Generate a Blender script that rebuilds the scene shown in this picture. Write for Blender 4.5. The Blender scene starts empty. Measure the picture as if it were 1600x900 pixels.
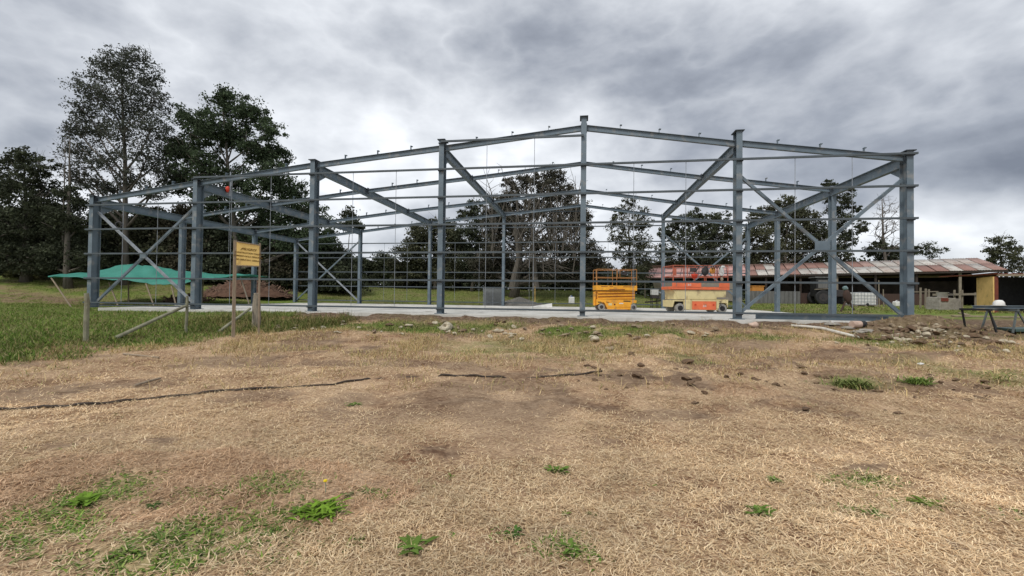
import bpy, math, random
import numpy as np
from mathutils import Vector, Matrix
random.seed(7); rng = np.random.default_rng(11)
S = bpy.context.scene; COL = S.collection
R = math.radians
# ---------------------------------------------------------------- camera
EYE = 0.83; PITCH = 0.0170; ROLL = -0.0117; FPX = 686.1
cam = bpy.data.cameras.new('camera'); co = bpy.data.objects.new('camera', cam); COL.objects.link(co)
cam.sensor_width = 36; cam.lens = 36 * FPX / 1600; cam.clip_end = 3000; cam.clip_start = 0.05
co.matrix_world = Matrix.Translation((0, 0, EYE)) @ Matrix.Rotation(math.pi / 2 + PITCH, 4, 'X') @ Matrix.Rotation(-ROLL, 4, 'Z')
S.camera = co

def direction(px, py):
    a, b = px - 800, 450 - py
    c, s = math.cos(ROLL), math.sin(ROLL)
    x, y = a * c + b * s, -a * s + b * c
    x /= FPX; y /= FPX
    cp, sp = math.cos(PITCH), math.sin(PITCH)
    return Vector((x, cp - y * sp, sp + y * cp))
def at(px, py, depth):                      # photo pixel at a given distance -> world point
    d = direction(px, py); return Vector((0, 0, EYE)) + d * (depth / d.y)
# ---------------------------------------------------------------- world and sun
SUN_EL, SUN_AZ = R(52), R(215)
W = bpy.data.worlds.new('World'); S.world = W; W.use_nodes = True
nt = W.node_tree; nt.nodes.clear(); N = nt.nodes.new; L = nt.links.new
out = N('ShaderNodeOutputWorld'); bg = N('ShaderNodeBackground'); bg.inputs[1].default_value = 0.1; L(bg.outputs[0], out.inputs[0])
sky = N('ShaderNodeTexSky'); sky.sky_type = 'NISHITA'; sky.sun_disc = False; sky.sun_elevation = SUN_EL; sky.sun_rotation = SUN_AZ
tc = N('ShaderNodeTexCoord'); sep = N('ShaderNodeSeparateXYZ'); L(tc.outputs['Generated'], sep.inputs[0])
def M(op, a, b=None, c=None, clamp=False):
    n = N('ShaderNodeMath'); n.operation = op; n.use_clamp = clamp
    for i, v in enumerate((a, b, c)):
        if v is None: continue
        if isinstance(v, (int, float)): n.inputs[i].default_value = v
        else: L(v, n.inputs[i])
    return n.outputs[0]
zz = M('ADD', M('MAXIMUM', sep.outputs[2], 0), 0.42)
cmb = N('ShaderNodeCombineXYZ'); L(M('DIVIDE', sep.outputs[0], zz), cmb.inputs[0]); L(M('DIVIDE', sep.outputs[1], zz), cmb.inputs[1])
def cn(scale, detail, dist, off, rough=0.5):
    mp = N('ShaderNodeMapping'); mp.inputs['Location'].default_value = off; mp.inputs['Rotation'].default_value = (0, 0, .5); mp.inputs['Scale'].default_value = (1.0, 1.25, 1); L(cmb.outputs[0], mp.inputs[0])
    n = N('ShaderNodeTexNoise'); n.inputs['Scale'].default_value = scale; n.inputs['Detail'].default_value = detail
    n.inputs['Roughness'].default_value = rough; n.inputs['Distortion'].default_value = dist; L(mp.outputs[0], n.inputs[0]); return n.outputs[0]
def dn_(scale, detail, dist, off, rough):
    mp = N('ShaderNodeMapping'); mp.inputs['Location'].default_value = off; mp.inputs['Rotation'].default_value = (0, .35, 0); mp.inputs['Scale'].default_value = (1, 1, 1.9); L(tc.outputs['Generated'], mp.inputs[0])
    n = N('ShaderNodeTexNoise'); n.inputs['Scale'].default_value = scale; n.inputs['Detail'].default_value = detail; n.inputs['Roughness'].default_value = rough; n.inputs['Distortion'].default_value = dist; L(mp.outputs[0], n.inputs[0]); return n.outputs[0]
v = M('ADD', M('MULTIPLY', cn(1.6, 5, .1, (3.1, 1.7, 0), .5), .55), M('MULTIPLY', dn_(2.8, 9, .25, (2.2, 5.1, 1), .55), .70))
bil = M('ABSOLUTE', M('SUBTRACT', dn_(5.5, 6, .1, (7.2, 1.1, 4), .5), .5))
v = M('SUBTRACT', M('ADD', v, M('MULTIPLY', bil, -.75)), 0.575)
v = M('MULTIPLY_ADD', v, 1.4, 0.555)
blobs = [  # px, py, half width, half height, amount
    (1440, 205, 260, 80, -.50), (1500, 265, 170, 40, -.34), (1080, 120, 200, 60, -.12), (880, 70, 130, 50, -.16), (90, 75, 130, 45, -.22), (60, 190, 120, 30, -.14),
    (1300, 40, 200, 50, .06), (430, 130, 130, 50, -.12), (1300, 160, 160, 40, -.08), (1560, 330, 60, 40, -.14), (650, 30, 200, 30, .06),
    (640, 215, 140, 60, .04), (830, 235, 120, 60, .20), (560, 330, 220, 60, .16), (960, 345, 120, 60, .22), (1480, 355, 150, 30, .30), (270, 110, 80, 70, .12), (30, 300, 120, 40, .18), (1100, 200, 80, 40, .14), (1540, 15, 50, 30, .2), (20, 130, 60, 30, .14)]
nz = N('ShaderNodeTexNoise'); nz.inputs['Scale'].default_value = 3.5; nz.inputs['Detail'].default_value = 4; L(tc.outputs['Generated'], nz.inputs[0])
wob = N('ShaderNodeVectorMath'); wob.operation = 'MULTIPLY_ADD'; L(nz.outputs['Color'], wob.inputs[0]); wob.inputs[1].default_value = (.3, .3, .22); L(tc.outputs['Generated'], wob.inputs[2])
for px, py, hw, hh, am in blobs:
    d = direction(px, py).normalized() + Vector((.15, .15, .11))
    s = N('ShaderNodeVectorMath'); s.operation = 'SUBTRACT'; L(wob.outputs[0], s.inputs[0]); s.inputs[1].default_value = d
    m = N('ShaderNodeVectorMath'); m.operation = 'MULTIPLY'; L(s.outputs[0], m.inputs[0]); m.inputs[1].default_value = (FPX / hw / 1.25, FPX / hw / 1.25, FPX / hh / 1.25)
    l = N('ShaderNodeVectorMath'); l.operation = 'LENGTH'; L(m.outputs[0], l.inputs[0])
    mr = N('ShaderNodeMapRange'); mr.interpolation_type = 'SMOOTHSTEP'; L(l.outputs['Value'], mr.inputs[0])
    mr.inputs[1].default_value = 1.5; mr.inputs[2].default_value = 0; mr.inputs[3].default_value = 0; mr.inputs[4].default_value = am * .8
    v = M('ADD', v, mr.outputs[0])
cr = N('ShaderNodeValToRGB'); L(M('MULTIPLY', v, 1.0, clamp=True), cr.inputs[0])
E_ = cr.color_ramp.elements
E_[0].position = 0; E_[0].color = (.14, .155, .19, 1); E_[1].position = 1; E_[1].color = (.80, .82, .86, 1)
for p, c in ((.25, (.245, .265, .305, 1)), (.5, (.41, .43, .465, 1)), (.75, (.59, .61, .64, 1))):
    e = cr.color_ramp.elements.new(p); e.color = c
sc = N('ShaderNodeVectorMath'); sc.operation = 'SCALE'; sc.inputs['Scale'].default_value = 10.4; L(cr.outputs[0], sc.inputs[0])
mx = N('ShaderNodeMix'); mx.data_type = 'RGBA'; mx.inputs[0].default_value = 0.95; L(sky.outputs[0], mx.inputs[6]); L(sc.outputs[0], mx.inputs[7]); L(mx.outputs[2], bg.inputs[0])
sl = bpy.data.lights.new('sun', 'SUN'); sl.energy = 1.5; sl.angle = R(14); sl.color = (1, .95, .88)
so = bpy.data.objects.new('sun', sl); COL.objects.link(so)
sd = Vector((math.sin(SUN_AZ) * math.cos(SUN_EL), math.cos(SUN_AZ) * math.cos(SUN_EL), math.sin(SUN_EL)))
so.rotation_euler = sd.to_track_quat('Z', 'Y').to_euler()
S.view_settings.view_transform = 'Standard'; S.view_settings.look = 'None'; S.view_settings.gamma = 1; S.view_settings.use_curve_mapping = False
S.view_settings.exposure = 0.58
# ---------------------------------------------------------------- materials
MATS = {}
def mat(name, c1, c2=None, rough=.8, scale=4, bump=0.0, bscale=None, metal=0, detail=5, dirt=None, streak=None, transl=0, thr=(.35, .65), attr=None, spec=.3, alpha=None):
    m = bpy.data.materials.new(name); m.use_nodes = True; t = m.node_tree; b = t.nodes['Principled BSDF']; n = t.nodes.new; l = t.links.new
    c2 = c2 or tuple(x * .8 for x in c1)
    g = n('ShaderNodeNewGeometry'); oi = n('ShaderNodeObjectInfo'); tcn = n('ShaderNodeTexCoord')
    ns = n('ShaderNodeTexNoise'); ns.inputs['Scale'].default_value = scale; ns.inputs['Detail'].default_value = detail; ns.inputs['Roughness'].default_value = .6
    mp = n('ShaderNodeMapping'); mp.inputs['Scale'].default_value = streak or (1, 1, 1); l(g.outputs['Position'], mp.inputs[0]); l(mp.outputs[0], ns.inputs[0])
    r = n('ShaderNodeMapRange'); r.inputs[1].default_value = thr[0]; r.inputs[2].default_value = thr[1]; l(ns.outputs[0], r.inputs[0])
    x = n('ShaderNodeMix'); x.data_type = 'RGBA'; x.inputs[6].default_value = (*c1, 1); x.inputs[7].default_value = (*c2, 1); l(r.outputs[0], x.inputs[0])
    col = x.outputs[2]
    if dirt:
        n2 = n('ShaderNodeTexNoise'); n2.inputs['Scale'].default_value = dirt[1]; n2.inputs['Detail'].default_value = 7; l(g.outputs['Position'], n2.inputs[0])
        r2 = n('ShaderNodeMapRange'); r2.inputs[1].default_value = dirt[2]; r2.inputs[2].default_value = dirt[2] + .12; l(n2.outputs[0], r2.inputs[0])
        x2 = n('ShaderNodeMix'); x2.data_type = 'RGBA'; l(r2.outputs[0], x2.inputs[0]); l(col, x2.inputs[6]); x2.inputs[7].default_value = (*dirt[0], 1); col = x2.outputs[2]
    if attr:
        a = n('ShaderNodeAttribute'); a.attribute_name = attr
        x3 = n('ShaderNodeMix'); x3.data_type = 'RGBA'; x3.blend_type = 'MULTIPLY'; x3.inputs[0].default_value = 1; l(col, x3.inputs[6]); l(a.outputs['Color'], x3.inputs[7]); col = x3.outputs[2]
    l(col, b.inputs['Base Color']); b.inputs['Roughness'].default_value = rough; b.inputs['Metallic'].default_value = metal
    b.inputs['Specular IOR Level'].default_value = spec
    if bump:
        bn = n('ShaderNodeTexNoise'); bn.inputs['Scale'].default_value = bscale or scale * 5; bn.inputs['Detail'].default_value = 6; l(mp.outputs[0], bn.inputs[0])
        bb = n('ShaderNodeBump'); bb.inputs['Strength'].default_value = bump; bb.inputs['Distance'].default_value = .03; l(bn.outputs[0], bb.inputs['Height']); l(bb.outputs[0], b.inputs['Normal'])
    if transl:
        tr = n('ShaderNodeBsdfTranslucent'); l(col, tr.inputs[0]); ms = n('ShaderNodeMixShader'); ms.inputs[0].default_value = transl
        l(b.outputs[0], ms.inputs[1]); l(tr.outputs[0], ms.inputs[2]); l(ms.outputs[0], t.nodes['Material Output'].inputs[0])
    if alpha is not None: b.inputs['Alpha'].default_value = alpha
    MATS[name] = m; return m
mat('steel', (.148, .192, .226), (.105, .140, .168), .55, 1.3, .12, 30, dirt=((.21, .225, .23), 3.0, .55), spec=.4)
mat('trestle_grey', (.12, .14, .14), (.08, .09, .09), .7, 4)
mat('steel_girt', (.085, .105, .118), (.065, .08, .09), .55, 2, spec=.4)
mat('steel_dark', (.06, .075, .09), (.045, .055, .065), .6, 3)
mat('galv', (.30, .33, .36), (.20, .22, .24), .4, 6, spec=.6)
mat('concrete', (.64, .63, .59), (.46, .45, .41), .85, .55, .3, 14, dirt=((.27, .25, .21), .9, .57), thr=(.35, .62))
mat('concrete_old', (.34, .32, .28), (.22, .20, .17), .95, 5, .5, 25)
mat('wood_grey', (.30, .26, .20), (.17, .145, .11), .9, 6, .5, 30, streak=(6, 6, .6), dirt=((.12, .10, .08), 5, .62))
mat('wood_tan', (.34, .275, .20), (.22, .175, .125), .85, 6, .4, 20, streak=(5, 5, .6))
mat('wood_green', (.27, .27, .19), (.18, .17, .12), .9, 5, .4, 24)
mat('sign_yellow', (.88, .63, .22), (.80, .56, .19), .7, 3, dirt=((.60, .41, .15), 5, .58))
mat('ink', (.16, .085, .012), rough=.8)
mat('tarp', (.065, .30, .235), (.05, .245, .19), .6, 1.5, .3, 8, transl=.25)
mat('yellow_paint', (.90, .43, .035), (.74, .33, .03), .55, 2.5, dirt=((.42, .23, .07), 2.6, .57), spec=.4)
mat('orange_paint', (.80, .185, .075), (.64, .14, .06), .55, 2.5, dirt=((.38, .16, .09), 2.6, .58), spec=.4)
mat('rail_orange', (.42, .20, .07), (.32, .15, .05), .5, 4)
mat('rail_red', (.46, .13, .075), (.36, .10, .06), .5, 4)
mat('cream_paint', (.71, .61, .32), (.58, .49, .26), .6, 2.5, dirt=((.36, .28, .16), 2.6, .57), spec=.4)
mat('rubber', (.10, .10, .10), (.06, .06, .06), .9, 6)
mat('rubber_grey', (.33, .32, .30), (.22, .215, .2), .9, 6)
mat('black', (.015, .015, .017), (.03, .03, .03), .6, 6)
mat('dark_steel', (.035, .035, .04), (.06, .05, .045), .7, 5)
mat('white_plastic', (.74, .74, .72), (.60, .60, .57), .5, 4, dirt=((.45, .42, .36), 5, .64))
mat('white_cloth', (.66, .66, .64), (.52, .52, .50), .9, 8)
mat('blue_plastic', (.05, .13, .34), (.04, .09, .25), .5, 4)
mat('red_plastic', (.62, .06, .03), rough=.5)
mat('leather', (.55, .24, .05), rough=.7)
mat('pipe_white', (.56, .54, .48), (.55, .52, .46), .5, 6, dirt=((.35, .28, .2), 8, .6))
mat('pipe_pink', (.55, .42, .34), (.42, .30, .24), .8, 8)
mat('hose', (.035, .028, .024), (.07, .05, .035), .75, 6)
mat('stone', (.34, .27, .18), (.19, .145, .10), .9, 7, .5, 30, dirt=((.15, .10, .065), 3, .50))
mat('stone_pale', (.50, .45, .34), (.33, .28, .20), .9, 6, .5, 30, dirt=((.2, .14, .09), 4, .66))
mat('clod', (.11, .070, .045), (.17, .115, .07), 1, 6, .8, 30)
mat('chips', (.07, .038, .025), (.13, .075, .05), 1, 2.5, .6, 30)
mat('splint', (.20, .13, .09), (.09, .055, .04), 1, 3)
mat('gravel', (.20, .19, .17), (.13, .125, .11), 1, 12, .8, 60)
mat('bark', (.085, .075, .062), (.14, .125, .105), .95, 3, .6, 14, streak=(3, 3, .6))
mat('bark_pale', (.125, .112, .092), (.07, .064, .054), .95, 3, .6, 14, streak=(3, 3, .6))
mat('leaf', (1, 1, 1), (.8, .82, .8), .75, .5, attr='tint', transl=.25, spec=.15)
mat('blade', (1, 1, 1), (.86, .86, .86), .85, 1.5, attr='tint', transl=.12, spec=.1)
mat('roof_pink', (.46, .19, .165), (.38, .15, .13), .7, 1.4)
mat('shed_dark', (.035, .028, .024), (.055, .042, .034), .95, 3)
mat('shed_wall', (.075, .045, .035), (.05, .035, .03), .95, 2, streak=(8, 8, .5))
mat('sheet_grey', (.16, .16, .155), (.10, .10, .095), .7, 3, streak=(6, 6, .5))
mat('beige_metal', (.26, .23, .19), (.20, .175, .145), .7, 2)
mat('yellow_board', (.74, .50, .19), (.62, .42, .15), .8, 3, dirt=((.3, .2, .09), 3, .62))
mat('rust_red', (.21, .055, .035), (.14, .045, .03), .9, 4)
mat('glass_teal', (.12, .19, .19), rough=.2, spec=.6)
mat('mesh_grey', (.22, .235, .235), (.15, .16, .16), .6, 6)
mat('olive_sheet', (.06, .10, .09), rough=.5)
mat('flower', (.8, .6, .02), rough=.7)
# ---------------------------------------------------------------- mesh tools
class MB:
    def __init__(s): s.v = []; s.f = []
    def quad_box(s, P):                      # 8 points, bottom ring then top ring
        k = len(s.v); s.v += [tuple(p) for p in P]
        for a in ((0, 3, 2, 1), (4, 5, 6, 7), (0, 1, 5, 4), (1, 2, 6, 5), (2, 3, 7, 6), (3, 0, 4, 7)): s.f.append(tuple(k + i for i in a))
        return s
    def box(s, x0, x1, y0, y1, z0, z1):
        return s.quad_box([(x0, y0, z0), (x1, y0, z0), (x1, y1, z0), (x0, y1, z0), (x0, y0, z1), (x1, y0, z1), (x1, y1, z1), (x0, y1, z1)])
    def bar(s, a, b, w, h, up=(0, 0, 1), oy=0, oz=0):      # bar a->b, w across, h along up, shifted oy across, oz up
        a = Vector(a); b = Vector(b); d = (b - a).normalized(); up = Vector(up); sd_ = d.cross(up)
        if sd_.length < 1e-3: sd_ = d.cross(Vector((0, 1, 0)))
        sd_.normalize(); u = sd_.cross(d).normalized(); o = sd_ * oy + u * oz
        p = [a + o - sd_ * w / 2 - u * h / 2, a + o + sd_ * w / 2 - u * h / 2, a + o + sd_ * w / 2 + u * h / 2, a + o - sd_ * w / 2 + u * h / 2]
        q = [x + (b - a) for x in p]
        k = len(s.v); s.v += [tuple(x) for x in p + q]
        for f in ((3, 2, 1, 0), (4, 5, 6, 7), (0, 1, 5, 4), (1, 2, 6, 5), (2, 3, 7, 6), (3, 0, 4, 7)): s.f.append(tuple(k + i for i in f))
        return s
    def ibeam(s, a, b, w, h, tf=.014, tw=.01, up=(0, 0, 1)):
        s.bar(a, b, w, tf, up, 0, h / 2 - tf / 2); s.bar(a, b, w, tf, up, 0, -h / 2 + tf / 2); s.bar(a, b, tw, h - 2 * tf - .002, up); return s
    def tube(s, pts, r, n=8, caps=True):
        pts = [Vector(p) for p in pts]; rr = r if hasattr(r, '__len__') else [r] * len(pts); k = len(s.v); u = None
        for i, p in enumerate(pts):
            d = (pts[min(i + 1, len(pts) - 1)] - pts[max(i - 1, 0)])
            if d.length < 1e-6: d = Vector((0, 0, 1))
            d.normalize()
            if u is None: u = d.cross(Vector((.3, .2, 1)) if abs(d.z) < .9 else Vector((1, .1, 0))).normalized()
            u = (u - d * u.dot(d)).normalized(); w = d.cross(u)
            for j in range(n):
                t = 2 * math.pi * j / n; s.v.append(tuple(p + (u * math.cos(t) + w * math.sin(t)) * rr[i]))
        for i in range(len(pts) - 1):
            for j in range(n): s.f.append((k + i * n + j, k + i * n + (j + 1) % n, k + (i + 1) * n + (j + 1) % n, k + (i + 1) * n + j))
        if caps: s.f.append(tuple(k + j for j in range(n))[::-1]); s.f.append(tuple(k + (len(pts) - 1) * n + j for j in range(n)))
        return s
    def prism(s, poly, y0, y1):              # polygon in xz extruded along y
        k = len(s.v); n = len(poly)
        s.v += [(x, y0, z) for x, z in poly] + [(x, y1, z) for x, z in poly]
        s.f.append(tuple(range(k, k + n))); s.f.append(tuple(range(k + 2 * n - 1, k + n - 1, -1)))
        for i in range(n): j = (i + 1) % n; s.f.append((k + j, k + i, k + n + i, k + n + j))
        return s
    def lathe(s, prof, c=(0, 0, 0), n=20, sx=1, sy=1):
        k = len(s.v); c = Vector(c)
        for r, z in prof:
            for j in range(n): t = 2 * math.pi * j / n; s.v.append((c.x + r * sx * math.cos(t), c.y + r * sy * math.sin(t), c.z + z))
        for i in range(len(prof) - 1):
            for j in range(n): s.f.append((k + i * n + j, k + i * n + (j + 1) % n, k + (i + 1) * n + (j + 1) % n, k + (i + 1) * n + j))
        s.f.append(tuple(k + j for j in range(n))[::-1]); s.f.append(tuple(k + (len(prof) - 1) * n + j for j in range(n))); return s
    def lump(s, c, r, seed=0, n=2, amp=.25, sq=1.0):
        import bmesh
        bm = bmesh.new(); bmesh.ops.create_icosphere(bm, subdivisions=n, radius=1); rd = random.Random(seed)
        ds = [(Vector((rd.uniform(-1, 1), rd.uniform(-1, 1), rd.uniform(-1, 1))).normalized(), rd.uniform(.5, .95), rd.uniform(-amp, amp)) for _ in range(14)]
        k = len(s.v)
        for p in bm.verts:
            q = p.co.copy(); f = 1
            for d, th, a in ds:
                t = q.dot(d)
                if t > th: f -= abs(a) * (t - th) / (1 - th) * 1.2
                else: f += a * .12 * t
            s.v.append((c[0] + q.x * r[0] * f, c[1] + q.y * r[1] * f, c[2] + q.z * r[2] * f))
        for f in bm.faces: s.f.append(tuple(k + x.index for x in f.verts))
        bm.free(); return s
    def build(s, name, m, parent=None, smooth=False, bevel=0):
        me = bpy.data.meshes.new(name); me.from_pydata(s.v, [], s.f); me.update()
        if smooth: me.polygons.foreach_set('use_smooth', [True] * len(me.polygons))
        o = bpy.data.objects.new(name, me); COL.objects.link(o); me.materials.append(MATS[m] if isinstance(m, str) else m); o.parent = parent
        if bevel: b = o.modifiers.new('bevel', 'BEVEL'); b.width = bevel; b.segments = 2; b.limit_method = 'ANGLE'
        return o
def tag(o, label=None, cat=None, group=None, kind=None):
    for k, x in (('label', label), ('category', cat), ('group', group), ('kind', kind)):
        if x: o[k] = x
    return o
def thing(name, label, cat, loc=(0, 0, 0), rz=0, group=None):
    o = bpy.data.objects.new(name, None); COL.objects.link(o); o.location = loc; o.rotation_euler = (0, 0, rz); o.empty_display_size = .2
    return tag(o, label, cat, group)
def npmesh(name, V, F, m, parent=None, tint=None, smooth=False):   # V (n,3), F (k,4) or (k,3)
    me = bpy.data.meshes.new(name); V = np.asarray(V, np.float32); F = np.asarray(F, np.int32); k, q = F.shape
    me.vertices.add(len(V)); me.vertices.foreach_set('co', V.ravel()); me.loops.add(k * q); me.loops.foreach_set('vertex_index', F.ravel())
    me.polygons.add(k); me.polygons.foreach_set('loop_start', np.arange(0, k * q, q, dtype=np.int32)); me.polygons.foreach_set('loop_total', np.full(k, q, np.int32))
    me.update(calc_edges=True)
    if smooth: me.polygons.foreach_set('use_smooth', np.ones(k, bool))
    if tint is not None:
        for nm, arr in (tint if isinstance(tint, list) else [('tint', tint)]):
            a = me.color_attributes.new(nm, 'FLOAT_COLOR', 'POINT'); c = np.ones((len(V), 4), np.float32); c[:, :3] = arr; a.data.foreach_set('color', c.ravel())
    me.validate(); o = bpy.data.objects.new(name, me); COL.objects.link(o); me.materials.append(MATS[m] if isinstance(m, str) else m); o.parent = parent; return o
def copy_tree(o, parent=None):
    c = o.copy(); COL.objects.link(c); c.parent = parent
    for ch in list(o.children): copy_tree(ch, c)
    return c
# ---------------------------------------------------------------- terrain
OX, OY, TH = -20.969, 21.919, 0.1539
CT, ST = math.cos(TH), math.sin(TH)
UDIR = Vector((CT, -ST, 0)); VDIR = Vector((ST, CT, 0)); UP = Vector((0, 0, 1))
def bp(u, v_, z=0): return Vector((OX, OY, 0)) + UDIR * u + VDIR * v_ + UP * z
def hsh(ix, iy, s):
    n = (ix.astype(np.int64) * 374761393 + iy.astype(np.int64) * 668265263 + s * 69069) & 0x7fffffff
    n = (n ^ (n >> 13)) * 1274126177 & 0x7fffffff
    return ((n ^ (n >> 16)) & 0xffff) / 65535.0
def vn(x, y, s=0):
    x = np.asarray(x, float); y = np.asarray(y, float); ix = np.floor(x); iy = np.floor(y); fx = x - ix; fy = y - iy
    fx = fx * fx * (3 - 2 * fx); fy = fy * fy * (3 - 2 * fy)
    a, b, c, d = hsh(ix, iy, s), hsh(ix + 1, iy, s), hsh(ix, iy + 1, s), hsh(ix + 1, iy + 1, s)
    return (a + (b - a) * fx) * (1 - fy) + (c + (d - c) * fx) * fy
def fbm(x, y, s=0, o=4):
    t = 0; a = .5
    for i in range(o): t = t + a * vn(x * 2 ** i, y * 2 ** i, s + i * 7); a *= .5
    return t / (1 - .5 ** o)
def sm(t, a, b): t = np.clip((t - a) / (b - a), 0, 1); return t * t * (3 - 2 * t)
def uv_of(x, y): return (x - OX) * CT - (y - OY) * ST, (x - OX) * ST + (y - OY) * CT
def height(x, y):
    x = np.asarray(x, float); y = np.asarray(y, float); u, v_ = uv_of(x, y)
    z = -.66 + .14 * sm(v_, -15, -8) + .36 * sm(v_, -8.5, -1.0)
    z = z - .13 * sm(-u, -4, 3) * sm(v_, -9, -1) * (1 - sm(v_, 2, 9))
    az = x / np.maximum(y, 1)
    rise = 2.35 - .75 * sm(az, -.55, -.25) - 1.15 * sm(az, .2, .42)
    back = sm(np.hypot(x * .6, y), 36, 52)
    z = z + rise * back
    z = z + .42 * sm(u, 36.3, 40.5) * sm(v_, 1.5, 14) * (1 - .6 * back)
    z = z + .16 * sm(-u, 0, 4) * sm(v_, 5, 12)
    out_ = 1 - sm(v_, -1.6, -.7) * (1 - sm(v_, 16.2, 17.5)) * sm(u, -1.5, -.5) * (1 - sm(u, 36.4, 37.4))   # flat under the slab
    z = z + out_ * ((fbm(x * .35, y * .35, 3) - .5) * .12 + (fbm(x * 1.6, y * 1.6, 9) - .5) * .085 * (1 - back * .5) + (fbm(x * 4.3, y * 4.3, 19, 3) - .5) * .055 * (1 - sm(y, 14, 18)))
    # clods and tussocks at right middle ground
    rgt = sm(x, .5, 3) * sm(y, 6.3, 8) * (1 - sm(v_, -4.5, -2.6))
    z = z + rgt * (fbm(x * 1.1, y * 1.5, 21, 5) - .45) * .30
    # stony berm at far right
    z = z + out_ * (fbm(x * 3.1, y * 3.1, 55, 4) - .5) * .16 * np.clip(sm(v_, -5.5, -3.5) * (1 - sm(v_, -1.5, 0)) + sm(x, 9.5, 11.5) * sm(v_, -6, -4) * (1 - sm(v_, 1, 3)), 0, 1)
    z = z + .115 * sm(v_, -2.6, -.9) * (1 - sm(v_, -.32, -.1)) * sm(fbm(x * .9, y * .9, 67), .36, .6) * sm(u, 7, 10) * (1 - sm(u, 36, 36.5)) * (.5 + fbm(x * 3.5, y * 3.5, 68, 4))
    z = z + .50 * np.exp(-((x - 13.2) / 1.8) ** 2 - ((y - 14.3) / .8) ** 2) * (.7 + .6 * fbm(x * 2, y * 2, 5)) + .20 * sm(x, 13.5, 16) * np.exp(-((y - 12.9 + (x - 16) * .12) / .7) ** 2)
    # tussocky dry bank left of centre
    z = z + .14 * np.exp(-((x + 5.0) / 2.6) ** 2 - ((y - 13.2) / .8) ** 2)
    z = z + .10 * sm(-x, 9.6, 10.6) * sm(y, 8.5, 11) * (1 - sm(y, 13, 20)) * (1 + fbm(x * 1.3, y * 1.3, 31))
    return z
def hz(x, y): return float(height(np.array([x]), np.array([y]))[0])
def gh(px, py, far=70):                       # where the sight line of a photo pixel meets the ground
    d = direction(px, py); ts = np.linspace(1.0, far, 2400) / d.y
    X, Y, Z = d.x * ts, d.y * ts, EYE + d.z * ts; g = height(X, Y); k = np.argmax(Z < g)
    if not (Z < g).any(): k = len(ts) - 1
    return Vector((X[k], Y[k], g[k]))
def rough_grid():
    def axis(a, b, st, far, gr=1.12):
        r = list(np.arange(a, b, st)); s = st
        while r[-1] < far: s *= gr; r.append(r[-1] + s)
        return r
    ys = axis(1.0, 20, .075, 45, 1.01) ; s = ys[-1] - ys[-2]
    while ys[-1] < 700: s *= 1.12; ys.append(ys[-1] + s)
    pre = [1.0 - .3 * i ** 1.6 for i in range(1, 14)][::-1]; ys = pre + ys
    xr = axis(0, 18, .10, 40, 1.02); s = xr[-1] - xr[-2]
    while xr[-1] < 650: s *= 1.13; xr.append(xr[-1] + s)
    xs = [-x for x in xr[:0:-1]] + xr
    return np.array(xs), np.array(ys)
gx, gy = rough_grid(); GX, GY = np.meshgrid(gx, gy); gxf, gyf = GX.ravel(), GY.ravel(); gz = height(gxf, gyf)
nx, ny = len(gx), len(gy); ii = np.arange(nx * ny).reshape(ny, nx)
GF = np.stack([ii[:-1, :-1], ii[:-1, 1:], ii[1:, 1:], ii[1:, :-1]], -1).reshape(-1, 4)
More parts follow.
